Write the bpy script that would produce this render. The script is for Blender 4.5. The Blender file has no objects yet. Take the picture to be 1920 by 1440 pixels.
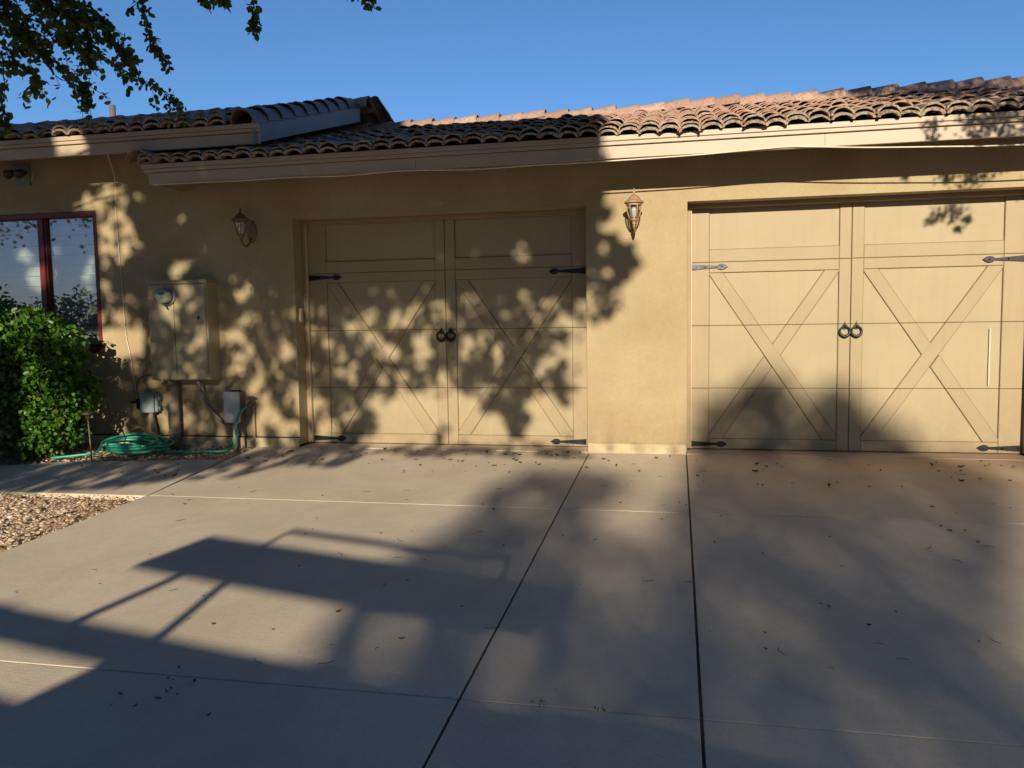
import bpy, math, random
import numpy as np
from mathutils import Vector, Matrix
random.seed(7); RNG = np.random.default_rng(11)
scene = bpy.context.scene
COL = scene.collection

# ------------------------------------------------------------------ camera, sky, sun, exposure
cam_d = bpy.data.cameras.new('camera'); cam = bpy.data.objects.new('camera', cam_d); COL.objects.link(cam)
cam_d.sensor_width = 36; cam_d.lens = 28.125; cam_d.clip_start = 0.05; cam_d.clip_end = 2000
R_ = Vector((0.97947106, 0.20100201, -0.01531771)); U_ = Vector((-0.00086587, 0.08018068, 0.99677997)); F_ = Vector((-0.20158296, 0.97630387, -0.0787087))
M = Matrix((( R_.x, U_.x, -F_.x, 0.1221), (R_.y, U_.y, -F_.y, -6.9262), (R_.z, U_.z, -F_.z, 1.1353), (0, 0, 0, 1)))
cam.matrix_world = M
scene.camera = cam

SUN = Vector((-0.12, 1.0, -0.34))            # the way the sunlight travels
EL = math.atan(0.34 / math.hypot(1, 0.12))
world = bpy.data.worlds.new('World'); scene.world = world; world.use_nodes = True
wn = world.node_tree.nodes; wl = world.node_tree.links
sky = wn.new('ShaderNodeTexSky'); sky.sky_type = 'NISHITA'; sky.sun_disc = False
sky.sun_elevation = EL; sky.sun_rotation = math.pi - 0.12
sky.air_density = 1.0; sky.dust_density = 0.0; sky.ozone_density = 7.0
wl.new(sky.outputs[0], wn['Background'].inputs[0]); wn['Background'].inputs[1].default_value = 0.085
sd = bpy.data.lights.new('sun', 'SUN'); sd.energy = 4.6; sd.angle = math.radians(0.53); sd.color = (1.0, 0.86, 0.67)
so = bpy.data.objects.new('sun', sd); COL.objects.link(so); so.rotation_euler = SUN.to_track_quat('-Z', 'Y').to_euler()
so.location = (1, -12, 8)
scene.view_settings.view_transform = 'Standard'; scene.view_settings.look = 'None'
scene.view_settings.gamma = 1; scene.view_settings.use_curve_mapping = False
scene.view_settings.exposure = 0.55

# ------------------------------------------------------------------ materials
def nmat(name):
    m = bpy.data.materials.new(name); m.use_nodes = True
    return m, m.node_tree.nodes, m.node_tree.links, m.node_tree.nodes['Principled BSDF']
def coords(n, l, scale=(1, 1, 1)):
    tc = n.new('ShaderNodeNewGeometry'); mp = n.new('ShaderNodeMapping'); mp.inputs['Scale'].default_value = scale
    l.new(tc.outputs['Position'], mp.inputs[0]); return mp.outputs[0]
def noise(n, l, vec, scale, detail=4, rough=.55):
    t = n.new('ShaderNodeTexNoise'); t.inputs['Scale'].default_value = scale; t.inputs['Detail'].default_value = detail
    t.inputs['Roughness'].default_value = rough; l.new(vec, t.inputs['Vector']); return t.outputs['Fac']
def ramp(n, l, fac, stops):
    r = n.new('ShaderNodeValToRGB'); e = r.color_ramp.elements
    while len(e) < len(stops): e.new(.5)
    for k, (p, c) in enumerate(stops):
        e[k].position = p; e[k].color = (c[0], c[1], c[2], 1) if hasattr(c, '__len__') else (c, c, c, 1)
    l.new(fac, r.inputs[0]); return r.outputs[0]
def mix(n, l, fac, a, b, mode='MIX'):
    m = n.new('ShaderNodeMix'); m.data_type = 'RGBA'; m.blend_type = mode
    for i, v in ((0, fac), (6, a), (7, b)):
        if hasattr(v, 'default_value'): l.new(v, m.inputs[i])
        elif i == 0: m.inputs[0].default_value = v
        else: m.inputs[i].default_value = (*v, 1)
    return m.outputs[2]
def bump(n, l, b, h, strength=.3, dist=.01):
    bp = n.new('ShaderNodeBump'); bp.inputs['Strength'].default_value = strength; bp.inputs['Distance'].default_value = dist
    l.new(h, bp.inputs['Height']); l.new(bp.outputs[0], b.inputs['Normal']); return bp
def simple(name, col, rough=.6, metal=0, var=.12, vscale=6, bscale=0, bstr=.2, bdist=.002, spec=.5):
    m, n, l, b = nmat(name); v = coords(n, l)
    f = noise(n, l, v, vscale, 5)
    lo = tuple(c * (1 - var) for c in col); hi = tuple(min(1, c * (1 + var)) for c in col)
    l.new(ramp(n, l, f, [(.3, lo), (.7, hi)]), b.inputs['Base Color'])
    b.inputs['Roughness'].default_value = rough; b.inputs['Metallic'].default_value = metal
    b.inputs['Specular IOR Level'].default_value = spec
    if bscale: bump(n, l, b, noise(n, l, v, bscale, 3), bstr, bdist)
    return m

def m_stucco():
    m, n, l, b = nmat('stucco'); v = coords(n, l)
    f = noise(n, l, v, 1.3, 6, .6); f2 = noise(n, l, v, 34, 3)
    c = ramp(n, l, f, [(.30, (.320, .250, .142)), (.5, (.378, .306, .182)), (.70, (.420, .350, .216))])
    c = mix(n, l, ramp(n, l, f2, [(.35, .16), (.6, 0.0)]), c, (.27, .19, .09))
    # dribbles and small chips
    vs = coords(n, l, (9, 9, .7)); st = noise(n, l, vs, 1.6, 4, .6)
    c = mix(n, l, ramp(n, l, st, [(.6, 0.0), (.78, .22)]), c, (.30, .22, .12))
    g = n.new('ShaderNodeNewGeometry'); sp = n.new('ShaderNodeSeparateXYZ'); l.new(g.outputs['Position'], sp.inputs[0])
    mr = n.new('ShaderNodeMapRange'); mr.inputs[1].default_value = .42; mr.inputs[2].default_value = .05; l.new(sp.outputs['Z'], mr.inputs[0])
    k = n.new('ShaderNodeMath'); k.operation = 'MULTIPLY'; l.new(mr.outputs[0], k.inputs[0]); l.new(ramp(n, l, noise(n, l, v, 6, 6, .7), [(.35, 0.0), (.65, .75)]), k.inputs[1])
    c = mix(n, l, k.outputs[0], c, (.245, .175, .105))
    vo = n.new('ShaderNodeTexVoronoi'); vo.inputs['Scale'].default_value = 5.5; l.new(v, vo.inputs['Vector'])
    c = mix(n, l, ramp(n, l, vo.outputs['Distance'], [(.022, .75), (.035, 0.0)]), c, (.17, .11, .06))
    l.new(c, b.inputs['Base Color']); b.inputs['Roughness'].default_value = .93; b.inputs['Specular IOR Level'].default_value = .15
    h = n.new('ShaderNodeMath'); h.operation = 'ADD'; l.new(noise(n, l, v, 85, 4, .65), h.inputs[0]); l.new(noise(n, l, v, 9, 4), h.inputs[1])
    bump(n, l, b, h.outputs[0], .7, .006)
    return m
def m_doorpaint(nm='door_paint', k=(1, 1, 1)):
    m, n, l, b = nmat(nm); v = coords(n, l)
    f = noise(n, l, v, 1.7, 5, .6); vs = coords(n, l, (14, 3, .8)); st = noise(n, l, vs, 1.5, 5, .6)
    c = ramp(n, l, f, [(.3, (.328, .268, .162)), (.7, (.370, .306, .187))])
    c = mix(n, l, ramp(n, l, st, [(.52, 0.0), (.8, .30)]), c, (.25, .195, .11))
    g = n.new('ShaderNodeNewGeometry'); sp = n.new('ShaderNodeSeparateXYZ'); l.new(g.outputs['Position'], sp.inputs[0])
    mr = n.new('ShaderNodeMapRange'); mr.inputs[1].default_value = .55; mr.inputs[2].default_value = .0; l.new(sp.outputs['Z'], mr.inputs[0])
    kk = n.new('ShaderNodeMath'); kk.operation = 'MULTIPLY'; l.new(mr.outputs[0], kk.inputs[0]); l.new(ramp(n, l, noise(n, l, v, 7, 6, .7), [(.35, .05), (.65, .6)]), kk.inputs[1])
    c = mix(n, l, kk.outputs[0], c, (.24, .185, .115))
    vo = n.new('ShaderNodeTexVoronoi'); vo.inputs['Scale'].default_value = 8; l.new(v, vo.inputs['Vector'])
    c = mix(n, l, ramp(n, l, vo.outputs['Distance'], [(.018, .7), (.03, 0.0)]), c, (.16, .11, .06))
    c = mix(n, l, 1.0, c, k, 'MULTIPLY')
    l.new(c, b.inputs['Base Color']); b.inputs['Roughness'].default_value = .55; b.inputs['Specular IOR Level'].default_value = .3
    bump(n, l, b, noise(n, l, coords(n, l, (30, 30, 4)), 4, 4), .25, .0015)
    return m
def m_concrete():
    m, n, l, b = nmat('concrete'); v = coords(n, l)
    g = n.new('ShaderNodeNewGeometry')
    f = noise(n, l, v, .9, 7, .62); f2 = noise(n, l, v, 7, 6, .7); f3 = noise(n, l, v, 60, 3)
    c = ramp(n, l, f, [(.26, (.48, .40, .285)), (.5, (.59, .50, .36)), (.74, (.68, .58, .425))])
    c = mix(n, l, ramp(n, l, f2, [(.35, .28), (.6, 0.0)]), c, (.40, .33, .27))
    c = mix(n, l, ramp(n, l, f3, [(.3, .25), (.5, 0.0)]), c, (.34, .28, .23))
    c = mix(n, l, ramp(n, l, g.outputs['Random Per Island'], [(0, 0.0), (1, .22)]), c, (.44, .39, .34))
    vo = n.new('ShaderNodeTexVoronoi'); vo.inputs['Scale'].default_value = 3.1; l.new(v, vo.inputs['Vector'])
    c = mix(n, l, ramp(n, l, vo.outputs['Distance'], [(.02, .55), (.05, 0.0)]), c, (.25, .2, .16))
    # tyre smudges along the drive, hairline cracks, drips of oil
    sm = noise(n, l, coords(n, l, (2.6, .25, 1)), 1.1, 5, .6)
    c = mix(n, l, ramp(n, l, sm, [(.55, 0.0), (.75, .30)]), c, (.34, .29, .235))
    wv = n.new('ShaderNodeTexNoise'); wv.inputs['Scale'].default_value = 2.2; wv.inputs['Detail'].default_value = 6; l.new(v, wv.inputs['Vector'])
    ad = n.new('ShaderNodeMix'); ad.data_type = 'VECTOR'; ad.inputs[0].default_value = .35; l.new(v, ad.inputs[4]); l.new(wv.outputs['Color'], ad.inputs[5])
    ve = n.new('ShaderNodeTexVoronoi'); ve.feature = 'DISTANCE_TO_EDGE'; ve.inputs['Scale'].default_value = .62; l.new(ad.outputs[1], ve.inputs['Vector'])
    c = mix(n, l, ramp(n, l, ve.outputs['Distance'], [(.0012, .14), (.004, 0.0)]), c, (.26, .21, .17))
    # warm bounce light off the sunlit right door, painted into the concrete
    sp = n.new('ShaderNodeSeparateXYZ'); l.new(g.outputs['Position'], sp.inputs[0])
    mr = n.new('ShaderNodeMapRange'); mr.inputs[1].default_value = -1.9; mr.inputs[2].default_value = -.2; l.new(sp.outputs['Y'], mr.inputs[0])
    mx = n.new('ShaderNodeMapRange'); mx.inputs[1].default_value = -.2; mx.inputs[2].default_value = 1.2; l.new(sp.outputs['X'], mx.inputs[0])
    k = n.new('ShaderNodeMath'); k.operation = 'MULTIPLY'; l.new(mr.outputs[0], k.inputs[0]); l.new(mx.outputs[0], k.inputs[1])
    k2 = n.new('ShaderNodeMath'); k2.operation = 'MULTIPLY'; l.new(k.outputs[0], k2.inputs[0]); l.new(ramp(n, l, noise(n, l, v, 1.8, 5), [(.3, .25), (.65, .75)]), k2.inputs[1])
    c = mix(n, l, k2.outputs[0], c, (.46, .29, .16))
    l.new(c, b.inputs['Base Color']); b.inputs['Roughness'].default_value = .78; b.inputs['Specular IOR Level'].default_value = .35
    h = n.new('ShaderNodeMath'); h.operation = 'ADD'; l.new(noise(n, l, v, 140, 4, .7), h.inputs[0]); l.new(noise(n, l, coords(n, l, (3, 40, 40)), 6, 3), h.inputs[1])
    bump(n, l, b, h.outputs[0], .55, .003)
    return m
def m_tile(name, lichen):
    m, n, l, b = nmat(name); v = coords(n, l); g = n.new('ShaderNodeNewGeometry')
    c = ramp(n, l, g.outputs['Random Per Island'], [(0, (.31, .195, .145)), (.35, (.42, .28, .215)), (.7, (.36, .23, .175)), (1, (.50, .35, .28))])
    f = noise(n, l, v, 14, 6, .65)
    c = mix(n, l, ramp(n, l, f, [(.42, 0.0), (.62, .45)]), c, (.25, .16, .12))
    f2 = noise(n, l, v, 24, 5, .7)
    c = mix(n, l, ramp(n, l, f2, [(.60 - lichen, 0.0), (.68 - lichen, .85)]), c, (.34, .335, .25))
    f3 = noise(n, l, v, 45, 5, .7)
    c = mix(n, l, ramp(n, l, f3, [(.56 - lichen * .5, 0.0), (.66 - lichen * .5, .8)]), c, (.10, .07, .05))
    l.new(c, b.inputs['Base Color']); b.inputs['Roughness'].default_value = .85; b.inputs['Specular IOR Level'].default_value = .25
    bump(n, l, b, noise(n, l, v, 60, 5, .7), .6, .004)
    return m
def m_leaf(name, cols, trans=.3, rough=.5):
    m, n, l, b = nmat(name); g = n.new('ShaderNodeNewGeometry')
    k = len(cols); c = ramp(n, l, g.outputs['Random Per Island'], [(i / (k - 1), q) for i, q in enumerate(cols)])
    l.new(c, b.inputs['Base Color']); b.inputs['Roughness'].default_value = rough; b.inputs['Specular IOR Level'].default_value = .35
    t = n.new('ShaderNodeBsdfTranslucent'); l.new(c, t.inputs[0]); ms = n.new('ShaderNodeMixShader'); ms.inputs[0].default_value = trans
    l.new(b.outputs[0], ms.inputs[1]); l.new(t.outputs[0], ms.inputs[2]); l.new(ms.outputs[0], n['Material Output'].inputs[0])
    return m
def m_stones(name, cols):
    m, n, l, b = nmat(name); g = n.new('ShaderNodeNewGeometry'); k = len(cols)
    c = ramp(n, l, g.outputs['Random Per Island'], [(i / (k - 1), q) for i, q in enumerate(cols)])
    c = mix(n, l, .25, c, ramp(n, l, noise(n, l, coords(n, l), 60, 4), [(.3, .1), (.7, .5)]))
    l.new(c, b.inputs['Base Color']); b.inputs['Roughness'].default_value = .9
    return m
def m_glass(name, tint, alpha):
    m, n, l, b = nmat(name)
    b.inputs['Base Color'].default_value = (*tint, 1); b.inputs['Roughness'].default_value = .03
    b.inputs['Specular IOR Level'].default_value = .9
    t = n.new('ShaderNodeBsdfTransparent'); t.inputs[0].default_value = (.86, .9, .88, 1); ms = n.new('ShaderNodeMixShader')
    gl = n.new('ShaderNodeBsdfGlossy'); gl.inputs['Roughness'].default_value = .02; gl.inputs[0].default_value = (*tint, 1)
    ms.inputs[0].default_value = alpha; l.new(t.outputs[0], ms.inputs[1]); l.new(gl.outputs[0], ms.inputs[2]); l.new(ms.outputs[0], n['Material Output'].inputs[0])
    return m
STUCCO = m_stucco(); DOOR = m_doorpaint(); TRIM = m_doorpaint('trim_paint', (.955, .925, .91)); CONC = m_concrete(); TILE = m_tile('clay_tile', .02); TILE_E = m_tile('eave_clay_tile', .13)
FASCIA = simple('fascia_paint', (.41, .325, .235), .5, var=.06, vscale=3, bscale=40, bstr=.15)
FLASH = simple('flashing_board', (.22, .225, .225), .5, var=.08, vscale=4)
SOFFIT = simple('soffit_board', (.28, .18, .09), .8)
IRON = simple('black_iron', (.022, .024, .03), .38, .6, var=.35, vscale=30, bscale=60, bstr=.5, bdist=.002)
IRONW = simple('worn_iron', (.10, .105, .115), .6, .2, var=.6, vscale=45, bscale=60, bstr=.4)
JAMB = simple('jamb_paint', (.30, .215, .125), .6, var=.1)
STRIPW = simple('weather_strip', (.55, .45, .3), .5)
GRIME_SHADE = simple('grime_shade_line', (.17, .125, .07), .8, var=.3, vscale=20); FOUND = simple('foundation_paint', (.43, .35, .22), .85, var=.2, vscale=9, bscale=50, bstr=.6, bdist=.004)
BRONZE = simple('lantern_paint', (.34, .215, .125), .5, .1, var=.25, vscale=40, bscale=70, bstr=.4)
BRONZE_SHADE = simple('lantern_shaded_bronze', (.19, .125, .075), .5, .2, var=.3, vscale=40)  # lantern paint with shade mixed in for the left lantern; stake light shares it
LGLASS = m_glass('lantern_glass', (.75, .74, .68), .22)
BULB = simple('bulb_glass', (.75, .73, .68), .15)
CAB = simple('cabinet_paint', (.33, .275, .16), .5, var=.1, vscale=5, bscale=20, bstr=.1)
DARK = simple('dark_gap', (.02, .016, .012), .9)
GALV = simple('galvanised_steel', (.40, .40, .42), .38, .55, var=.12, vscale=12)
GALV_SHADE = simple('shaded_steel_side', (.16, .13, .10), .6, .2)  # galvanised steel darkened to paint the shade on the box sides
TELE = simple('utility_box_grey', (.20, .25, .26), .6, var=.15, vscale=20)
CONDUIT = simple('conduit_paint', (.27, .205, .13), .7, var=.2, vscale=9)
PVC = simple('flexible_conduit', (.17, .14, .115), .45, var=.2)
HOSE = simple('hose_green', (.03, .27, .18), .38, var=.2, vscale=20)
BRASS = simple('tap_brass', (.16, .11, .06), .4, .7)
RED = simple('window_frame_red', (.12, .015, .017), .45, var=.2, vscale=9)
GLASS = m_glass('window_glass', (.80, .62, .70), .20)
BLIND = simple('blind_slat', (.82, .84, .74), .6, var=.05)
ROOM = simple('room_dark', (.02, .022, .02), .9)
CABLE = simple('cable_white', (.62, .55, .42), .5)
CABLED = simple('cable_dark', (.05, .045, .04), .5)
METER = simple('meter_face', (.36, .38, .33), .4)
MGLASS = m_glass('meter_glass', (.7, .74, .66), .12)
DIRT = simple('dirt', (.48, .33, .215), .95, var=.3, vscale=5, bscale=40, bstr=.8, bdist=.02)
BARK = simple('bark', (.10, .075, .05), .9, var=.4, vscale=12, bscale=25, bstr=.9, bdist=.02)
TWIG = simple('twig', (.07, .055, .035), .8)
LEAF_T = m_leaf('tree_leaf', [(.022, .034, .010), (.045, .062, .015), (.03, .045, .014), (.085, .085, .022)], .25)
LEAF_N = m_leaf('branch_leaf', [(.06, .10, .022), (.11, .15, .035), (.08, .12, .028), (.19, .18, .045)], .5)
LEAF_B = m_leaf('bush_leaf', [(.028, .09, .010), (.065, .18, .018), (.042, .125, .013), (.11, .26, .03), (.12, .15, .03)], .35, .4)
LEAF_F = m_leaf('far_leaf', [(.03, .05, .015), (.05, .08, .02)], .1)
DRY = m_leaf('dry_leaf', [(.22, .10, .035), (.36, .19, .06), (.13, .07, .035), (.45, .29, .07)], .1, .8)
DRYD = m_leaf('dry_leaf_dark', [(.06, .04, .025), (.16, .08, .035), (.10, .055, .03), (.24, .12, .05)], .05, .8)
STONE = m_stones('gravel_stone', [(.52, .39, .26), (.40, .29, .19), (.66, .54, .39), (.28, .23, .18), (.62, .43, .26), (.48, .33, .19)])
RUST = simple('old_paint_white', (.5, .5, .5), .4)
RUBBER = simple('rubber', (.02, .02, .02), .8)

# ------------------------------------------------------------------ mesh helpers
class MB:
    def __init__(s): s.v = []; s.f = []; s.mi = []; s.sm = []
    def add(s, vs, fs, mi=0, sm=False):
        o = len(s.v); s.v += [tuple(p) for p in vs]; s.f += [tuple(i + o for i in f) for f in fs]
        s.mi += [mi] * len(fs); s.sm += [sm] * len(fs); return s
    def box(s, x0, x1, y0, y1, z0, z1, mi=0, b=0.0):
        if b <= 0:
            vs = [(x, y, z) for z in (z0, z1) for y in (y0, y1) for x in (x0, x1)]
            return s.add(vs, [(0, 2, 3, 1), (4, 5, 7, 6), (0, 1, 5, 4), (2, 6, 7, 3), (0, 4, 6, 2), (1, 3, 7, 5)], mi)
        # chamfered box
        vs = []; idx = {}
        for i, (cx, sx) in enumerate(((x0, 1), (x1, -1))):
            for j, (cy, sy) in enumerate(((y0, 1), (y1, -1))):
                for k, (cz, sz) in enumerate(((z0, 1), (z1, -1))):
                    for a in range(3):
                        p = [cx + sx * b, cy + sy * b, cz + sz * b]; p[a] = (cx, cy, cz)[a]
                        idx[(i, j, k, a)] = len(vs); vs.append(p)
        fs = []
        for a in range(3):
            for sd_ in (0, 1):
                o = [x for x in range(3) if x != a]
                q = []
                for (p, r) in ((0, 0), (1, 0), (1, 1), (0, 1)):
                    c = [0, 0, 0]; c[a] = sd_; c[o[0]] = p; c[o[1]] = r; q.append(idx[(*c, a)])
                flip = (sd_ == 0) ^ (a == 1)
                fs.append(tuple(q[::-1]) if flip else tuple(q))
        for a in range(3):
            o = [x for x in range(3) if x != a]
            for p in (0, 1):
                for r in (0, 1):
                    c0 = [0, 0, 0]; c1 = [0, 0, 0]; c0[o[0]] = c1[o[0]] = p; c0[o[1]] = c1[o[1]] = r; c1[a] = 1
                    fs.append((idx[(*c0, o[0])], idx[(*c1, o[0])], idx[(*c1, o[1])], idx[(*c0, o[1])]))
        for i in (0, 1):
            for j in (0, 1):
                for k in (0, 1): fs.append((idx[(i, j, k, 0)], idx[(i, j, k, 1)], idx[(i, j, k, 2)]))
        return s.add(vs, fs, mi)
    def prism(s, poly, yf, yb, ch=.003, mi=0):
        """poly: (x,z) convex, seen from -y; front face at yf with a small chamfer"""
        n = len(poly); cx = sum(p[0] for p in poly) / n; cz = sum(p[1] for p in poly) / n
        area = sum(poly[i][0] * poly[(i + 1) % n][1] - poly[(i + 1) % n][0] * poly[i][1] for i in range(n))
        if area < 0: poly = poly[::-1]
        if abs(area) < 1e-5: return s
        ins = []
        for i in range(n):
            a, b_, c = Vector(poly[i - 1]), Vector(poly[i]), Vector(poly[(i + 1) % n])
            d1 = (b_ - a).normalized(); d2 = (c - b_).normalized()
            n1 = Vector((-d1.y, d1.x)); n2 = Vector((-d2.y, d2.x)); bis = n1 + n2
            if bis.length < 1e-6: bis = n1
            bis.normalize(); k = max(.35, bis.dot(n1)); ins.append(b_ + bis * (ch / k))
        vs = [(p[0], yb, p[1]) for p in poly] + [(p[0], yf + ch, p[1]) for p in poly] + [(p[0], yf, p[1]) for p in ins]
        fs = [tuple(range(2 * n, 3 * n)), tuple(range(n - 1, -1, -1))]
        for i in range(n):
            j = (i + 1) % n; fs += [(i, j, n + j, n + i), (n + i, n + j, 2 * n + j, 2 * n + i)]
        return s.add(vs, fs, mi)
    def tube(s, pts, r, sides=8, mi=0, cap=True):
        pts = [Vector(p) for p in pts]; n = len(pts); rr = r if hasattr(r, '__len__') else [r] * n
        t0 = (pts[1] - pts[0]).normalized(); up = Vector((0, 0, 1)) if abs(t0.z) < .9 else Vector((1, 0, 0))
        a = t0.cross(up).normalized(); vs = []; fs = []
        for i, p in enumerate(pts):
            t = (pts[min(i + 1, n - 1)] - pts[max(i - 1, 0)])
            if t.length < 1e-9: t = t0
            t.normalize(); a = (a - t * a.dot(t)).normalized(); b_ = t.cross(a)
            for k in range(sides):
                th = 2 * math.pi * k / sides; vs.append(p + (a * math.cos(th) + b_ * math.sin(th)) * rr[i])
        for i in range(n - 1):
            for k in range(sides):
                k2 = (k + 1) % sides; fs.append((i * sides + k, i * sides + k2, (i + 1) * sides + k2, (i + 1) * sides + k))
        if cap: fs += [tuple(range(sides - 1, -1, -1)), tuple((n - 1) * sides + k for k in range(sides))]
        return s.add(vs, fs, mi, True)
    def lathe(s, prof, c, n=16, axis='z', mi=0, sm=True, k0=0):
        vs = []; fs = []
        for r, h in prof:
            for k in range(n):
                th = 2 * math.pi * (k + k0) / n; a, b_ = r * math.cos(th), r * math.sin(th)
                vs.append((c[0] + a, c[1] + b_, c[2] + h) if axis == 'z' else (c[0] + a, c[1] + h, c[2] + b_))
        for i in range(len(prof) - 1):
            for k in range(n):
                k2 = (k + 1) % n; q = (i * n + k, i * n + k2, (i + 1) * n + k2, (i + 1) * n + k); fs.append(q if axis == 'z' else q[::-1])
        return s.add(vs, fs, mi, sm)
    def build(s, name, mats, parent=None):
        me = bpy.data.meshes.new(name); me.from_pydata(s.v, [], s.f)
        for m in (mats if isinstance(mats, (list, tuple)) else [mats]): me.materials.append(m)
        if s.f:
            me.polygons.foreach_set('material_index', s.mi); me.polygons.foreach_set('use_smooth', s.sm)
        me.update(); o = bpy.data.objects.new(name, me); COL.objects.link(o)
        if parent: o.parent = parent
        return o
def tag(o, label=None, cat=None, group=None, kind=None):
    if label: o['label'] = label
    if cat: o['category'] = cat
    if group: o['group'] = group
    if kind: o['kind'] = kind
    return o
def empty(name, loc=(0, 0, 0)):
    o = bpy.data.objects.new(name, None); COL.objects.link(o); o.location = loc; o.empty_display_size = .2; return o
def smooth_path(pts, sub=8):
    P = [Vector(p) for p in pts]; out = []
    for i in range(len(P) - 1):
        p0 = P[max(i - 1, 0)]; p1 = P[i]; p2 = P[i + 1]; p3 = P[min(i + 2, len(P) - 1)]
        for k in range(sub):
            t = k / sub
            out.append(.5 * ((2 * p1) + (p2 - p0) * t + (2 * p0 - 5 * p1 + 4 * p2 - p3) * t * t + (3 * p1 - p0 - 3 * p2 + p3) * t ** 3))
    return out + [P[-1]]
def clip(poly, nx, nz, d):
    """keep the side nx*x+nz*z >= d of a convex polygon"""
    out = []
    for i in range(len(poly)):
        a, b_ = poly[i], poly[(i + 1) % len(poly)]; da = nx * a[0] + nz * a[1] - d; db = nx * b_[0] + nz * b_[1] - d
        if da >= 0: out.append(a)
        if (da >= 0) != (db >= 0):
            t = da / (da - db); out.append((a[0] + (b_[0] - a[0]) * t, a[1] + (b_[1] - a[1]) * t))
    return out
def offset(poly, d):
    n = len(poly); area = sum(poly[i][0] * poly[(i + 1) % n][1] - poly[(i + 1) % n][0] * poly[i][1] for i in range(n))
    if area < 0: poly = poly[::-1]
    out = []
    for i in range(n):
        a, b_, c = Vector(poly[i - 1]), Vector(poly[i]), Vector(poly[(i + 1) % n])
        if (b_ - a).length < 1e-5 or (c - b_).length < 1e-5: continue
        d1 = (b_ - a).normalized(); d2 = (c - b_).normalized(); n1 = Vector((d1.y, -d1.x)); n2 = Vector((d2.y, -d2.x)); bis = n1 + n2
        if bis.length < 1e-6: bis = n1
        bis.normalize(); out.append(b_ + bis * (d / max(.4, bis.dot(n1))))
    return [tuple(p) for p in out]
def leaves(name, P, size, mat, parent=None, shape='round', flat=0.0, dirs=None, droop=0.0):
    """one mesh of many small leaves: P (n,3) centres, size (n,)"""
    n = len(P); d = RNG.normal(size=(n, 3))
    if dirs is not None: d = dirs + d * .5
    d[:, 2] -= droop
    d /= np.linalg.norm(d, axis=1)[:, None]
    u = RNG.normal(size=(n, 3)); u[:, 2] += flat * 3; s_ = np.cross(d, u); s_ /= np.linalg.norm(s_, axis=1)[:, None]; nn = np.cross(s_, d)
    if shape == 'quad': prof = [(-1, 0, 0), (0, .75, .12), (1, 0, 0), (0, -.75, .12)]
    elif shape == 'long': prof = [(-1, 0, 0), (-.3, .32, .1), (.4, .28, .1), (1, 0, -.1), (.4, -.28, .1), (-.3, -.32, .1)]
    else: prof = [(-1, 0, 0), (-.45, .55, .14), (.35, .62, .14), (1, 0, -.08), (.35, -.62, .14), (-.45, -.55, .14)]
    k = len(prof); sz = (np.asarray(size) * .5)[:, None]
    V = np.stack([P + d * sz * a + s_ * sz * b_ + nn * sz * c for a, b_, c in prof], 1).reshape(-1, 3)
    me = bpy.data.meshes.new(name); me.vertices.add(n * k); me.vertices.foreach_set('co', V.astype(np.float32).ravel())
    if k == 6:   # two halves folded along the midrib
        tri = np.array([[0, 3, 2, 1], [0, 5, 4, 3]]); idx = (np.arange(n)[:, None, None] * k + tri[None]).reshape(-1, 4)
    else: idx = (np.arange(n)[:, None] * k + np.arange(4)[None])
    nf = len(idx); me.loops.add(nf * 4); me.loops.foreach_set('vertex_index', idx.astype(np.int32).ravel())
    me.polygons.add(nf); me.polygons.foreach_set('loop_start', (np.arange(nf) * 4).astype(np.int32))
    me.update(calc_edges=True); me.validate(); me.materials.append(mat)
    o = bpy.data.objects.new(name, me); COL.objects.link(o)
    if parent: o.parent = parent
    return o
def gz(y): return -.02 + .0379 * min(max(y, -13), .3)      # the drive falls away from the garage

# ------------------------------------------------------------------ ground, drive, walk
mb = MB(); xs = [-400, -40, -12, -7, -3.7, 0, 6, 12, 40, 400]; ys = [-600, -60, -13, -6, -4, -2, -1, 0, .3, 8, 60, 900]
vs = [(x, y, gz(y) - (.045 if y > -14 else .06)) for y in ys for x in xs]; nx_ = len(xs)
mb.add(vs, [(j * nx_ + i, j * nx_ + i + 1, (j + 1) * nx_ + i + 1, (j + 1) * nx_ + i) for j in range(len(ys) - 1) for i in range(nx_ - 1)])
tag(mb.build('ground', DIRT), kind='structure')
def slab(mb, q, th=.04, ch=.003):
    """q: 4 (x,y) corners counter-clockwise from above; chamfered top following the fall of the drive"""
    c = Vector((sum(p[0] for p in q) / 4, sum(p[1] for p in q) / 4)); inn = []
    for i in range(4):
        a, b_, d_ = Vector(q[i - 1]), Vector(q[i]), Vector(q[(i + 1) % 4]); e1 = (b_ - a).normalized(); e2 = (d_ - b_).normalized()
        inn.append(b_ + (Vector((-e1.y, e1.x)) + Vector((-e2.y, e2.x))) * ch)
    vs = [(p[0], p[1], gz(p[1]) - th) for p in q] + [(p[0], p[1], gz(p[1]) - ch) for p in q] + [(p[0], p[1], gz(p[1])) for p in inn]
    fs = [(8, 9, 10, 11)]
    for i in range(4):
        j = (i + 1) % 4; fs += [(i, j, 4 + j, 4 + i), (4 + i, 4 + j, 8 + j, 8 + i)]
    mb.add(vs, fs)
dr = MB(); XL, XA, XB, XR = -3.66, -.625, .203, 7.0
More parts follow.
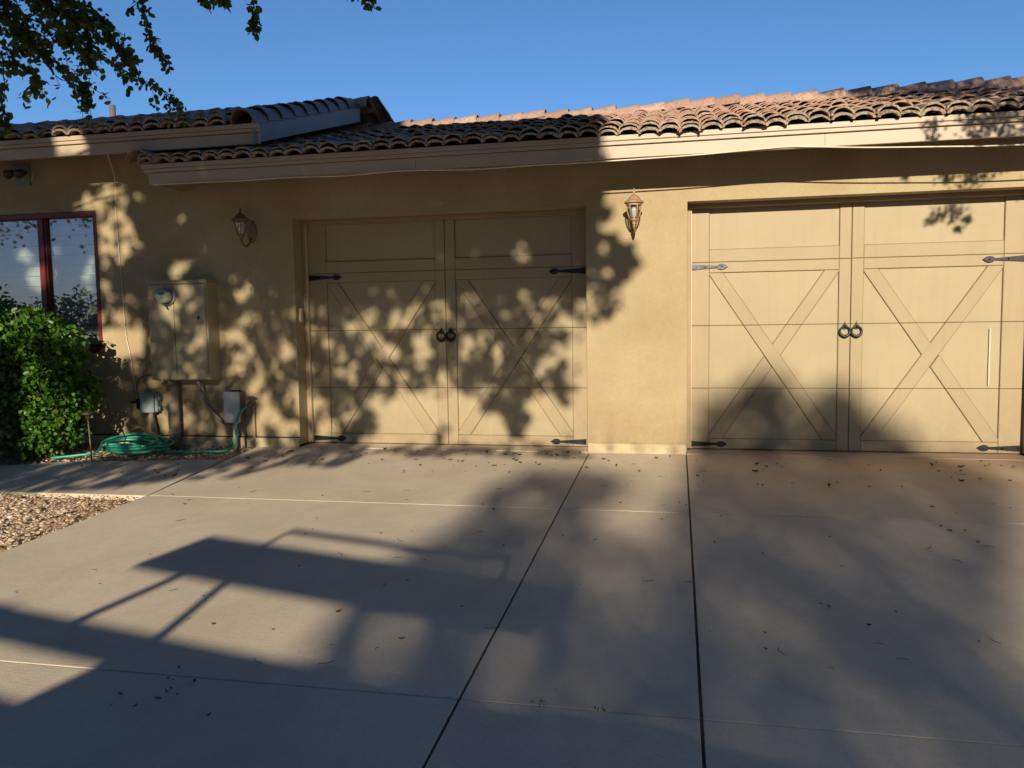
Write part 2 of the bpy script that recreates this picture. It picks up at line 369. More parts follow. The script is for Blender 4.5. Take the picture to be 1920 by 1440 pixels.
for x0, x1, ga, gb in ((XL, XA, .005, .005), (XA, XB, .005, .009), (XB, XR, .010, .01)):
    for y0, y1 in ((-1.838, -.02), (-4.312, -1.843), (-7.6, -4.317), (-12.9, -7.606)):
        if x0 == XL and y1 == -.02: slab(dr, [(x0 + .02, y0), (x1 - ga, y0), (x1 - ga, y1), (-3.79, y1)])
        else: slab(dr, [(x0 + gb * .6, y0), (x1 - ga, y0), (x1 - ga, y1), (x0 + gb * .6, y1)])
for x0, x1 in ((-3.35, -.64), (.208, 2.88)): dr.box(x0, x1, -.019, .5, -.06, -.016)     # sills under the doors
tag(dr.build('driveway', CONC), kind='structure')
wk = MB()
slab(wk, [(-4.95, -1.87), (-3.648, -1.85), (-3.80, -.62), (-5.02, -.80)])
slab(wk, [(-6.6, -1.93), (-4.958, -1.87), (-5.028, -.80), (-6.7, -1.42)])
slab(wk, [(-9.5, -2.1), (-6.608, -1.93), (-6.708, -1.42), (-9.5, -1.6)])
tag(wk.build('walkway', CONC), kind='structure')
fj = MB()
for y in (-4.3145, -7.603): fj.add([(XL + .01, y - .004, gz(y) - .004), (XR, y - .004, gz(y) - .004), (XR, y + .004, gz(y) - .004), (XL + .01, y + .004, gz(y) - .004)], [(0, 1, 2, 3)])
for x, w in ((XA, .006), (XB, .012)): fj.add([(x - w, -12, gz(-12) - .009), (x + w, -12, gz(-12) - .009), (x + w, -.03, gz(-.03) - .009), (x - w, -.03, gz(-.03) - .009)], [(0, 1, 2, 3)])
tag(fj.build('joint_filler', simple('joint_filler', (.07, .055, .04), .9, var=.5, vscale=40)), kind='structure')
# debris packed into the open joints
jf = MB()
for k in range(900):
    y = random.uniform(-6, -.1); x = (XB if random.random() < .75 else XA) + random.uniform(-.006, .006); s = random.uniform(.003, .008)
    z = gz(y) - random.uniform(.004, .02)
    jf.add([(x - s, y - s, z), (x + s, y - s * .6, z + s * .5), (x + s * .5, y + s * 1.4, z), (x - s * .6, y + s, z + s * .6)], [(0, 1, 2, 3)])
tag(jf.build('joint_debris', DRYD), 'dry debris packed into the long open joints of the concrete drive', 'debris', kind='stuff')

# ------------------------------------------------------------------ the house
house = empty('house', (-.2, 0, 0))
tag(house, 'tan stucco single storey house with clay tile roof and two carriage style garage doors', 'house')
H = lambda o: (setattr(o, 'parent', house), setattr(o, 'matrix_parent_inverse', Matrix.Translation((.2, 0, 0))), o)[2]
D1 = (-3.355, -.64); D2 = (.208, 2.885); DH = 2.105; WX = (-7.6, -5.42); WZ = (.93, 2.27)
mb = MB()
def panelwall(mb, xs, zs, holes, y0, y1):
    for i in range(len(xs) - 1):
        for j in range(len(zs) - 1):
            cx = (xs[i] + xs[i + 1]) / 2; cz = (zs[j] + zs[j + 1]) / 2
            if any(a < cx < b_ and c < cz < d_ for a, b_, c, d_ in holes): continue
            X0, X1, Z0, Z1 = xs[i], xs[i + 1], zs[j], zs[j + 1]
            mb.add([(X0, y0, Z0), (X1, y0, Z0), (X1, y0, Z1), (X0, y0, Z1)], [(0, 1, 2, 3)])
            mb.add([(X0, y1, Z0), (X1, y1, Z0), (X1, y1, Z1), (X0, y1, Z1)], [(3, 2, 1, 0)])
    for a, b_, c, d_ in holes:
        e = .012   # softened stucco corners
        mb.add([(a, y0, c), (a, y1, c), (a, y1, d_), (a, y0, d_)], [(0, 1, 2, 3)]); mb.add([(b_, y0, c), (b_, y1, c), (b_, y1, d_), (b_, y0, d_)], [(3, 2, 1, 0)])
        mb.add([(a, y0, d_), (b_, y0, d_), (b_, y1, d_), (a, y1, d_)], [(3, 2, 1, 0)])
        if c > .2: mb.add([(a, y0, c), (b_, y0, c), (b_, y1, c), (a, y1, c)], [(0, 1, 2, 3)])
holes = [(D1[0], D1[1], 0, DH), (D2[0], D2[1], 0, DH), (WX[0], WX[1], WZ[0], WZ[1])]
xs = sorted({-10.5, 5.2, *WX, *D1, *D2}); zs = sorted({.0, *WZ, DH, 2.58})
panelwall(mb, xs, zs, holes, 0, .3)
mb.add([(-10.5, 0, 2.58), (-3.5, 0, 2.58), (-3.5, 0, 2.86), (-10.5, 0, 2.86)], [(0, 1, 2, 3)])
for x in (-10.5, 5.2): mb.add([(x, 0, -.05), (x, 6, -.05), (x, 6, 2.5), (x, 0, 2.5)], [(0, 1, 2, 3)])
mb.add([(-10.5, 6, -.05), (5.2, 6, -.05), (5.2, 6, 2.5), (-10.5, 6, 2.5)], [(3, 2, 1, 0)])
for x in (-3.9, 3.4): mb.add([(x, .3, -.05), (x, 6, -.05), (x, 6, 2.5), (x, .3, 2.5)], [(0, 1, 2, 3)])
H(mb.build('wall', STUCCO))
for x0, x1 in ((-10.5, D1[0] - .0), (D1[1], D2[0]), (D2[1], 5.2)):
    fd = MB(); fd.box(x0 + (0 if x0 < -9 else .004), x1 - .004, -.028, -.001, -.3, .062, b=.006); H(fd.build('foundation_ledge', FOUND))
gp = MB(); gp.box(-10.5, D1[0], -.004, -.0015, .064, .074); H(gp.build('screed_shadow', DARK))  # dark strip drawn as the shadow line under the weep screed
sl = MB(); sl.box(-10.4, 5.1, .5, 5.9, -.06, -.03); H(sl.build('garage_floor', CONC))

# fascia: a lower board and a proud upper board with a drip bead
def fascia(x0, x1, zb, y, ends, name):
    m_ = MB(); e0, e1 = ends
    m_.box(x0, x1, y, y + .03, zb, zb + .096, b=.003)
    m_.box(x0 - e0, x1 + e1, y - .022, y + .028, zb + .099, zb + .128, b=.003)
    m_.box(x0 - e0 - .015, x1 + e1, y - .032, y + .028, zb + .130, zb + .170, b=.003)
    return H(m_.build(name, FASCIA))
f1 = fascia(-4.47, 5.5, 2.392, -.50, (.035, 0), 'fascia')
for jx_ in (-1.99, 1.2, 2.9): MB().box(jx_, jx_ + .003, -.5013, -.499, 2.395, 2.486).build('board_joint', GRIME_SHADE, f1)
f2 = fascia(-10.9, -3.40, 2.690, -.47, (0, -.003), 'fascia')
# end return of the lower eave and the little boxed soffit behind it
rt = MB(); rt.box(-4.47, -4.442, -.469, -.002, 2.392, 2.49, b=.003); rt.box(-4.505, -4.443, -.471, -.002, 2.493, 2.518, b=.003)
rt.box(-4.52, -4.443, -.471, -.002, 2.521, 2.562, b=.003); H(rt.build('fascia_return', FASCIA))
sf = MB()
sf.add([(-4.44, -.47, 2.398), (-4.44, -.003, 2.405), (-3.9, -.003, 2.56), (-3.86, -.47, 2.40)], [(0, 1, 2, 3)])
sf.add([(-4.44, -.468, 2.47), (5.5, -.468, 2.47), (5.5, -.003, 2.575), (-4.44, -.003, 2.575)], [(3, 2, 1, 0)])
sf.add([(-10.9, -.438, 2.70), (-3.42, -.438, 2.70), (-3.42, -.003, 2.80), (-10.9, -.003, 2.80)], [(3, 2, 1, 0)])
H(sf.build('soffit', SOFFIT))

# ---- barrel tiles
SL = .285; CA = math.atan(SL); T_ = Vector((0, math.cos(CA), math.sin(CA))); N_ = Vector((0, -math.sin(CA), math.cos(CA)))
JIT = .003
def barrel(mb, base, along, side, nrm, length, w0, w1, h0, h1, th=.011, seg=7, mi=0, a0=0.0):
    """one curved tile: base = centre of its lower end; w0/h0 at the lower end, w1/h1 at the upper"""
    vs = []; 
    for (L_, w, h) in ((0, w0, h0), (length, w1, h1)):
        for t in (0, th):
            for k in range(seg + 1):
                a = math.pi * k / seg; vs.append(base + along * L_ + side * (math.cos(a) * (w / 2 - t) + JIT * random.uniform(-1, 1)) + nrm * (math.sin(a) * (h - t) + JIT * random.uniform(-1, 1)))
    n = seg + 1; fs = []
    for k in range(seg): fs.append((k, k + 1, 2 * n + k + 1, 2 * n + k)); fs.append((n + k + 1, n + k, 3 * n + k, 3 * n + k + 1)); 
    ends = [(k, n + k, n + k + 1, k + 1) for k in range(seg)]
    mb.add(vs, fs, mi, True); 
    vs2 = vs[:2 * n]; mb.add(vs2, ends, mi, False)
EXP = .268; PIT = .1555
def tile_field(mb, x0, x1, y0, z0, rows, skip=None, under=True):
    nc = int((x1 - x0) / PIT)
    for r in range(rows):
        for c in range(nc):
            x = x0 + PIT * (c + .5) + random.gauss(0, .003); p = Vector((x, y0, z0)) + T_ * (EXP * r + random.gauss(0, .016)) + N_ * (.012 + random.gauss(0, .005))
            if skip and skip(x, p.y): continue
            tw = random.gauss(0, .028); al = (T_ + Vector((1, 0, 0)) * tw - N_ * .055).normalized()
            e = r == 0
            barrel(mb, p + N_ * .020, al, Vector((1, 0, 0)), N_, EXP + .07, PIT * 1.10, PIT * .86, .058 + random.gauss(0, .005), .048, .014 if e else .011, 7, 1 if r < 1 else 0)
            if r == 0:      # the doubled starter row
                barrel(mb, p - T_ * (.016 + random.uniform(-.006, .01)) - N_ * .005, T_, Vector((1, 0, 0)), N_, .12, PIT * 1.06, PIT * .95, .049 + random.gauss(0, .003), .048, .020 + random.uniform(-.004, .004), 7, 1)
                # mortar / pan between the barrels
            mb.add([p + Vector((PIT / 2 - .022, 0, 0)) + N_ * .006, p + Vector((PIT / 2 + .022, 0, 0)) + N_ * .006, p + Vector((PIT / 2 + .022, 0, 0)) + T_ * (EXP + .03) - N_ * .004, p + Vector((PIT / 2 - .022, 0, 0)) + T_ * (EXP + .03) - N_ * .004], [(0, 1, 2, 3)], 0)
X_ = Vector((1, 0, 0))
mb = MB(); tile_field(mb, -4.52, 5.5, -.545, 2.562, 10)
mb.add([Vector((-4.52, -.50, 2.566)), Vector((5.5, -.50, 2.566)), Vector((5.5, 2.3, 2.566 + 2.8 * SL)), Vector((-4.52, 2.3, 2.566 + 2.8 * SL))], [(0, 1, 2, 3)], 2)
mb.add([Vector((-4.52, 2.3, 3.36)), Vector((5.5, 2.3, 3.36)), Vector((5.5, 6.4, 2.5)), Vector((-4.52, 6.4, 2.5))], [(0, 1, 2, 3)], 0)
roof = H(mb.build('roof', [TILE, TILE_E, DARK]))
rc = MB(); x = -4.5
while x < 5.4:      # ridge caps, the fat end of each to the right, the right-hand run sits higher
    hi = x > -.2; z = 3.365 if hi else 3.352; L_ = .262
    al = Vector((-1, random.gauss(0, .025), -.075 + random.gauss(0, .01))).normalized()
    barrel(rc, Vector((x + L_ + .04, 2.2 + random.gauss(0, .010), z + .035 + random.gauss(0, .005))), al, Vector((0, -1, 0)), Vector((-.075, 0, 1)).normalized(), L_ + .05, .26, .22, .122 if hi else .108, .105 if hi else .092, .014, 9, 0)
    rc.box(x, x + L_, 2.05, 2.35, z - .06, z + .03, 1) if not hi else rc.box(x, x + L_, 2.10, 2.30, z - .06, z + .01, 1)
    x += L_
rc.build('ridge_cap', [TILE, simple('ridge_mortar', (.38, .25, .19), .95, bscale=40, bstr=.8, bdist=.01)], roof)
# tile trim down the left end of the lower roof
rk = MB()
for k in range(10):
    p = Vector((-4.515, -.57, 2.575)) + T_ * (EXP * k); barrel(rk, p, (T_ - N_ * .06).normalized(), X_, N_, EXP + .06, .25, .21, .115, .095, .014, 10)
rk.build('end_tile', TILE_E, roof)
# upper roof over the left wing
SL = .31; CA = math.atan(SL); T_ = Vector((0, math.cos(CA), math.sin(CA))); N_ = Vector((0, -math.sin(CA), math.cos(CA)))
mb = MB(); XE = -3.47
tile_field(mb, -11.0, XE - .13, -.515, 2.862, 9)
mb.add([Vector((-11, -.47, 2.866)), Vector((XE - .02, -.47, 2.866)), Vector((XE - .02, 1.95, 2.866 + 2.42 * SL)), Vector((-11, 1.95, 2.866 + 2.42 * SL))], [(0, 1, 2, 3)], 2)
mb.add([Vector((-11, 1.95, 3.616)), Vector((XE - .02, 1.95, 3.616)), Vector((XE - .02, 5.4, 2.55)), Vector((-11, 5.4, 2.55))], [(0, 1, 2, 3)], 0)
# tiles of the far slope seen past the gable end
Tb = Vector((0, math.cos(CA), -math.sin(CA))); Nb = Vector((0, math.sin(CA), math.cos(CA)))
for k in range(6):
    for c in range(-1, 3):
        p = Vector((XE + .05 - PIT * c, 1.97, 3.60)) + Tb * (EXP * (k + 1)); barrel(mb, p + Nb * .03, -Tb + Nb * .05, X_, Nb, EXP + .06, PIT * 1.1, PIT * .86, .075, .06, .014)
roof2 = H(mb.build('roof', [TILE, TILE_E, DARK])); tag(roof2, 'shaded upper tile roof over the left wing')
rc = MB(); x = XE + .10
barrel(rc, Vector((XE + .15, 1.95, 3.575)), Vector((-1, 0, -.04)).normalized(), Vector((0, -1, 0)), Vector((0, 0, 1)), .3, .30, .26, .150, .130, .02, 10, 0)
while x > -11:
    L_ = .262; al = Vector((-1, random.gauss(0, .02), -.08)).normalized()
    barrel(rc, Vector((x, 1.95, 3.60 + random.gauss(0, .004))), al, Vector((0, -1, 0)), Vector((-.08, 0, 1)).normalized(), L_ + .05, .26, .22, .120, .108, .016, 9, 0)
    x -= L_
rc.build('ridge_cap', TILE, roof2)
RK = simple('glazed_rake_tile', (.15, .085, .065), .42, var=.25, vscale=12, bscale=30, bstr=.3)
rk = MB()
for k in range(9):
    p = Vector((XE - .045, -.53, 2.835)) + T_ * (.272 * k); barrel(rk, p + N_ * .02, (T_ - N_ * .07).normalized(), X_, N_, .33, .225, .20, .125, .108, .014, 10)
rk.build('rake_tile', RK, roof2)
fl = MB()
a = Vector((XE + .045, -.50, 2.69)); b_ = Vector((XE + .045, 2.02, 2.69 + 2.52 * SL)); c_ = Vector((XE + .045, 2.55, 3.38))
dz = Vector((0, 0, .19)); ex = Vector((-.025, 0, 0))
for q in ((a, b_ + Vector((0, -.12, -.037)), b_ + Vector((0, -.12, -.037)) + dz, a + dz),):
    vs = list(q) + [v + ex for v in q]; fl.add(vs, [(0, 1, 2, 3), (7, 6, 5, 4), (0, 4, 5, 1), (1, 5, 6, 2), (2, 6, 7, 3), (3, 7, 4, 0)])
fl.build('flashing_board', FLASH, roof2)
vp = MB(); vp.tube([(-7.46, 3, 3.2), (-7.47, 3, 4.17)], .04, 8); vp.build('vent_pipe', simple('vent_grey', (.13, .11, .11), .7), roof2)

# ---- red framed window with blinds
w_ = empty('window', (0, 0, 0)); w_.parent = house; w_.matrix_parent_inverse = Matrix.Translation((.2, 0, 0))
fr = MB(); fy0, fy1 = .015, .08; W = .04
fr.box(WX[1] - W, WX[1] - .001, -.006, fy1, WZ[0] + .002, WZ[1] - .002, b=.004); fr.box(WX[0] + .001, WX[0] + W, fy0, fy1, WZ[0] + .002, WZ[1] - .002)
fr.box(WX[0] + W, WX[1] - W - .001, -.004, fy1, WZ[1] - .055, WZ[1] - .002, b=.004); fr.box(WX[0] + W, WX[1] - W - .001, fy0, fy1, WZ[0] + .002, WZ[0] + W)
fr.box(-6.10, -6.035, .004, fy1 - .004, WZ[0] + W, WZ[1] - .056, b=.004)
fr.box(-6.033, -6.015, .022, fy1, WZ[0] + W, WZ[1] - .056); fr.build('window_frame', RED, w_)
s_ = MB(); s_.box(WX[0] - .03, WX[1] + .012, -.045, -.007, WZ[0] - .05, WZ[0] + .0, b=.006); s_.build('window_sill', RED, w_)
for a, b__ in ((WX[0] + W, -6.117), (-5.998, WX[1] - W - .001)):
    g_ = MB(); g_.box(a, b__, .05, .054, WZ[0] + W, WZ[1] - .057); g_.build('pane', GLASS, w_)
bl = MB(); z = WZ[0] + .03
while z < WZ[1] - .03:
    bl.add([(WX[0], .125, z), (WX[1] - .01, .125, z), (WX[1] - .01, .10, z + .094), (WX[0], .10, z + .094)], [(0, 1, 2, 3)]); z += .1
bl.build('blinds', BLIND, w_)
rm = MB(); rm.add([(WX[0], .2, WZ[0]), (WX[1], .2, WZ[0]), (WX[1], .2, WZ[1]), (WX[0], .2, WZ[1])], [(0, 1, 2, 3)]); rm.build('dark_interior', ROOM, w_)

# ---- carriage style garage doors
SEC = .5334
def hinge(x0, x1, z, y):
    """strap hinge: wide at x0, narrowing to a spade end at x1"""
    m_ = MB(); d = 1 if x1 > x0 else -1; L_ = abs(x1 - x0)
    X = lambda t: x0 + d * L_ * t
    body = [(X(0), z - .026), (X(.72), z - .009), (X(.72), z + .009), (X(0), z + .026)]
    m_.prism(body, y - .007, y, .002)
    m_.prism([(X(.70), z), (X(.76), z - .021), (X(.84), z - .026), (X(.91), z - .020), (X(1), z), (X(.91), z + .020), (X(.84), z + .026), (X(.76), z + .021)], y - .0095, y, .003)
    for t in (.06, .42, .84): m_.lathe([(.0, -.014), (.006, -.012), (.009, -.006)], (X(t), y, z), 10, 'y')
    return m_
def ring(x, z, y):
    m_ = MB(); R = .040; pts = []
    for k in range(25):
        a = math.pi / 2 + 2 * math.pi * k / 24; pts.append((x + R * math.cos(a), y - .018, z + R * math.sin(a)))
    m_.tube(pts, [.0085 + .005 * max(0, -math.sin(math.pi / 2 + 2 * math.pi * k / 24)) for k in range(25)], 8)
    # fleur-shaped back plate
    zt = z + R
    m_.prism([(x - .022, zt - .008), (x - .010, zt - .022), (x + .010, zt - .022), (x + .022, zt - .008), (x + .022, zt + .008), (x + .009, zt + .016), (x, zt + .044), (x - .009, zt + .016), (x - .022, zt + .008)], y - .010, y, .003)
    m_.lathe([(.001, -.026), (.010, -.022), (.012, -.010), (.012, 0)], (x, y, zt), 10, 'y')
    m_.prism([(x - .008, z - .055), (x + .008, z - .055), (x, z - .03)], y - .02, y, .003)
    return m_
def garage_door(D, label, worn, hl):
    x0, x1 = D[0] + (.030 if D[0] < -1 else .004), D[1] - (-.03 if D[0] < -1 else .004); y = .24; w = (x1 - x0) / 2; xc = (x0 + x1) / 2; xr = min(x1, D[1] - .028 if D[0] < -1 else D[1] - .014)
    lift = lambda o: [setattr(v, 'co', Vector((v.co.x, v.co.y, v.co.z * 1.02 - .021))) for v in o.data.vertices] and o
    m_ = MB()
    for k in range(4):      # four stacked sections with a shadow gap between
        m_.prism([(x0, k * SEC + (.0013 if k else .012)), (x1, k * SEC + (.0013 if k else .012)), (x1, (k + 1) * SEC - .0013), (x0, (k + 1) * SEC - .0013)], y, y + .04, .004)
    m_.box(x0, x1, y + .012, y + .05, .0, 4 * SEC, 1)
    door = H(lift(m_.build('garage_door', [DOOR, GRIME_SHADE]))); tag(door, label)
    tr = MB(); br = MB()
    def board(mbx, poly, yf=.018):
        for k in range(4):
            q = clip(clip(poly, 0, 1, k * SEC + .0015), 0, -1, -((k + 1) * SEC - .0015))
            if len(q) >= 3:
                mbx.prism(q, y - yf, y - .0012, .004); mbx.prism(offset(q, .0045), y - .0011, y + .001, .0005, 1)  # wider dark skirt paints crease shade and dirt round the boards
    R4 = lambda a, b2, c, d: [(a, c), (b2, c), (b2, d), (a, d)]
    sw, cw = .185, .094
    for L in (0, 1):
        a = x0 if L == 0 else xc + .0025; b2 = xc - .0025 if L == 0 else x1      # one leaf
        ol, orr = (sw, cw) if L == 0 else (cw, sw)
        board(tr, R4(a, a + ol - .001, .014, 2.13)); board(tr, R4(b2 - orr + .001, b2, .014, 2.13))
        ia, ib = a + ol, b2 - orr
        board(tr, R4(ia, ib, 1.60, 1.705), .016); board(tr, R4(ia, ib, 1.512, 1.60), .016); board(tr, R4(ia, ib, 2.045, 2.13), .016); board(tr, R4(ia, ib, .014, .10), .016)
        zt, zb = 1.510, .102; bw = .112
        # brace that runs through, and the one broken at the crossing
        dn = [(ia, zt), (ia, zt - .015), (ib - bw, zb), (ib, zb), (ib, zb + .03), (ia + bw, zt)]      # upper left to lower right
        up = [(ib, zt), (ib - bw, zt), (ia, zb + .03), (ia, zb), (ia + bw, zb), (ib, zt - .015)]
        if L == 1: dn, up = up, dn
        board(br, dn, .014)
        # cut the second brace by the first: keep what lies on either side of its band
        dirx = (ib - bw - ia) if L == 0 else -(ib - bw - ia); dirz = zb - zt; Ln = math.hypot(dirx, dirz); nx, nz = dirz / Ln, -dirx / Ln
        ds = [nx * p[0] + nz * p[1] for p in dn]
        mids = [nx * p[0] + nz * p[1] for p in ((ia, zt - .015), (ia + bw, zt))] if L == 0 else [nx * p[0] + nz * p[1] for p in ((ib, zt - .015), (ib - bw, zt))]
        lo, hi = min(mids) - .002, max(mids) + .002
        board(br, clip(up, nx, nz, hi), .014); board(br, clip(up, -nx, -nz, -lo), .014)
    lift(tr.build('trim_boards', [TRIM, GRIME_SHADE], door)); o = lift(br.build('cross_braces', [TRIM, GRIME_SHADE], door))
    for (a, b2, z, wm) in ((x0 + .012, x0 + .342, 1.560, worn), (xr - .006, xr - .335, 1.560, False), (x0 + .012, x0 + .342, .055, False), (xr - .006, xr - .335, .055, False)):
        h_ = lift(hinge(a, b2, z, y - .0195).build('strap_hinge', IRONW if wm else IRON, door))
        if wm: tag(h_, 'worn grey strap hinge')
    for s in (-1, 1): lift(ring(xc + s * .046, 1.005, y - .0195).build('ring_handle', IRON, door))
    # jamb stops around the opening
    st = MB(); st.box(D[0] + .001, D[0] + .034, .165, .215, .0, DH - .001, b=.003); st.box(D[1] - .012, D[1] - .001, .165, .215, 0, DH - .001, b=.003)
    st.box(D[0] + .035, D[1] - .013, .165, .215, DH - .035, DH - .001, b=.003); jm = H(st.build('door_jamb', JAMB))
    MB().box(D[0] + .0345, D[0] + .040, .17, .21, 0, DH - .037).build('weather_strip', STRIPW, jm)
    return door
garage_door(D1, 'left garage door dappled with leaf shade', False, 0)
dd = garage_door(D2, 'sunlit right garage door with one worn grey hinge', True, 1)
sv = MB(); sv.box(2.608, 2.614, .215, .2205, .55, 1.02); sv.build('loose_trim_strip', simple('bare_white', (.62, .58, .48), .5), dd)
kp = MB(); kp.box(-3.3535, -3.330, .06, .10, 1.155, 1.285, b=.004)
tag(kp.build('door_keypad', simple('keypad_cream', (.55, .44, .24), .5)), 'small cream keypad box on the wall left of the shaded garage door', 'keypad')

# ------------------------------------------------------------------ wall lanterns
def lantern(x, mat, label):
    t = empty('wall_lantern', (x, 0, 1.9)); tag(t, label, 'wall lamp', 'matching lanterns beside the garage doors')
    y = -.20; C = (0, y, -1.9)
    P = lambda m_, n, mt: m_.build(n, mt, t)
    m_ = MB(); m_.lathe([(.001, 2.206), (.006, 2.196), (.0045, 2.186), (.011, 2.174), (.012, 2.166), (.005, 2.158), (.008, 2.150)], C, 12); P(m_, 'finial', mat)
    m_ = MB(); m_.lathe([(.008, 2.152), (.016, 2.150), (.028, 2.138), (.040, 2.132), (.046, 2.118), (.060, 2.104), (.078, 2.094), (.081, 2.086), (.078, 2.080), (.055, 2.079)], C, 24); P(m_, 'cap', mat)
    m_ = MB(); pr = [(.060, 2.079), (.060, 2.066), (.056, 2.02), (.045, 1.98), (.028, 1.952)]
    m_.lathe([(r - .004, h) for r, h in pr], C, 24); P(m_, 'glass', LGLASS)
    m_ = MB()
    for k in range(6):
        a = math.pi / 6 + k * math.pi / 3 + math.pi / 6 * 1.0; m_.tube([(r * math.cos(a), y + r * math.sin(a), h - 1.9) for r, h in pr], .0048, 6)
    m_.lathe([(.061, 2.080), (.063, 2.072), (.060, 2.062)], C, 24)
    m_.lathe([(.030, 1.956), (.033, 1.948), (.026, 1.940), (.012, 1.934), (.015, 1.924), (.018, 1.916), (.008, 1.906), (.011, 1.896), (.004, 1.876), (.001, 1.866)], C, 16); P(m_, 'cage', mat)
    m_ = MB(); m_.lathe([(.004, 1.96), (.012, 1.965), (.014, 1.98), (.022, 2.01), (.024, 2.03), (.014, 2.055), (.001, 2.06)], C, 12); P(m_, 'bulb', BULB)
    m_ = MB(); n = 20
    ov = [(.046 * math.cos(2 * math.pi * k / n), 2.0 - 1.9 + .105 * math.sin(2 * math.pi * k / n)) for k in range(n)]
    m_.prism(ov, -.018, -.0005, .006); P(m_, 'back_plate', mat)
    m_ = MB(); m_.tube(smooth_path([(0, y, .02), (0, y + .02, -.015), (0, y + .07, -.045), (0, y + .13, -.02), (0, -.015, .045)], 5), .0085, 8); P(m_, 'arm', mat)
    return t
lantern(-.222, BRONZE, 'sunlit tan lantern on the wall between the two garage doors')
lantern(-3.765, BRONZE_SHADE, 'dark shaded lantern on the wall left of the dappled garage door')

# ------------------------------------------------------------------ electrical cabinet
eb = empty('meter_cabinet', (-4.45, 0, .62)); tag(eb, 'tan painted steel electrical cabinet with round power meter on the stucco wall', 'electrical box')
E_ = lambda m_, n, mt, p=None: (lambda o: (setattr(o, 'parent', p or eb), None if p else setattr(o, 'matrix_parent_inverse', Matrix.Translation((4.45, 0, -.62))), o)[2])(m_.build(n, mt))
m_ = MB(); m_.box(-4.765, -4.148, -.185, -.001, .625, 1.545, b=.004); E_(m_, 'case', CAB)
m_ = MB(); m_.box(-4.77, -4.142, -.205, -.001, 1.547, 1.562, b=.003); m_.box(-4.775, -4.138, -.207, -.19, 1.53, 1.5465); E_(m_, 'rain_hood', CAB)
m_ = MB(); m_.box(-4.752, -4.492, -.196, -.1855, .635, 1.524, b=.003)
m_.box(-4.69, -4.58, -.199, -.1965, 1.075, 1.083); m_.box(-4.68, -4.57, -.199, -.1965, .875, .883); m_.box(-4.752, -4.492, -.1975, -.1965, 1.26, 1.264); E_(m_, 'meter_panel', CAB)
m_ = MB(); m_.box(-4.482, -4.160, -.198, -.1855, .632, 1.520, b=.003); door = E_(m_, 'cabinet_door', CAB)
m_ = MB(); m_.box(-4.242, -4.225, -.206, -.1985, 1.195, 1.225, b=.002); m_.build('latch', IRON, door)
m_ = MB(); m_.lathe([(.086, .0), (.088, -.012), (.080, -.020), (.072, -.020), (.072, 0)], (-4.545, -.1965, 1.415), 32, 'y'); mt = E_(m_, 'meter', GALV)
m_ = MB(); m_.lathe([(.0705, -.018), (.0705, -.10), (.066, -.118), (.055, -.124), (.001, -.126)], (-4.545, -.1965, 1.415), 32, 'y'); m_.build('meter_glass', MGLASS, mt)
m_ = MB(); m_.lathe([(.064, -.02), (.064, -.098), (.001, -.098)], (-4.545, -.1965, 1.415), 28, 'y', 0); m_.box(-4.575, -4.515, -.2965, -.2950, 1.425, 1.447, 1); m_.box(-4.585, -4.505, -.2965, -.2950, 1.385, 1.391, 1); m_.box(-4.580, -4.530, -.2965, -.2950, 1.370, 1.375, 1); m_.build('meter_face', [METER, simple('meter_marks', (.12, .13, .11), .5)], mt)
m_ = MB(); m_.tube([(-4.555, -.21, 1.335), (-4.552, -.215, 1.315), (-4.54, -.21, 1.29)], .006, 6); m_.build('seal_tag', IRON, mt)
m_ = MB(); m_.tube([(-4.622, -.075, -.05), (-4.622, -.075, .625)], .055, 16); m_.lathe([(.0555, 0), (.061, .004), (.061, .02), (.0555, .024)], (-4.622, -.075, .10), 16); m_.lathe([(.0555, 0), (.060, .004), (.060, .03), (.0555, .034)], (-4.622, -.075, .54), 16); E_(m_, 'riser_conduit', CONDUIT)
m_ = MB(); m_.tube(smooth_path([(-4.325, -.10, .625), (-4.315, -.10, .54), (-4.275, -.09, .42), (-4.20, -.07, .30), (-4.10, -.06, .205), (-4.02, -.06, .165), (-3.965, -.06, .165), (-3.93, -.06, .20)], 6), .016, 10)
m_.lathe([(.023, 0), (.023, .035), (.014, .036)], (-4.325, -.10, .589), 12); E_(m_, 'flexible_conduit', PVC)
m_ = MB(); m_.tube([(-4.655, -.19, .640), (-4.62, -.22, .612)], .006, 6); E_(m_, 'latch_pin', CABLE)
# small galvanised box on a post
t = empty('disconnect_box', (-4.0, 0, 0)); tag(t, 'small bare galvanised steel box on a post by the garden hose tap', 'utility box')
def ch(t, m_, n, mt): o = m_.build(n, mt, t); o.matrix_parent_inverse = Matrix.Translation(-t.location); return o
m_ = MB(); m_.box(-4.055, -3.905, -.11, -.001, .225, .505, b=.002); ch(t, m_, 'case', GALV_SHADE)
m_ = MB(); m_.box(-4.063, -3.899, -.122, -.111, .215, .512, b=.003); ch(t, m_, 'lid', GALV)
m_ = MB(); m_.box(-4.02, -3.94, -.09, -.02, .507, .520, b=.003); ch(t, m_, 'top_hub', IRON)
m_ = MB(); m_.tube([(-3.968, -.10, -.08), (-3.968, -.10, .224)], .019, 12); ch(t, m_, 'post', CONDUIT)
m_ = MB(); m_.box(-3.9045, -3.900, -.085, -.07, .33, .345); m_.box(-3.9045, -3.900, -.055, -.04, .335, .35); ch(t, m_, 'screw', CABLE)
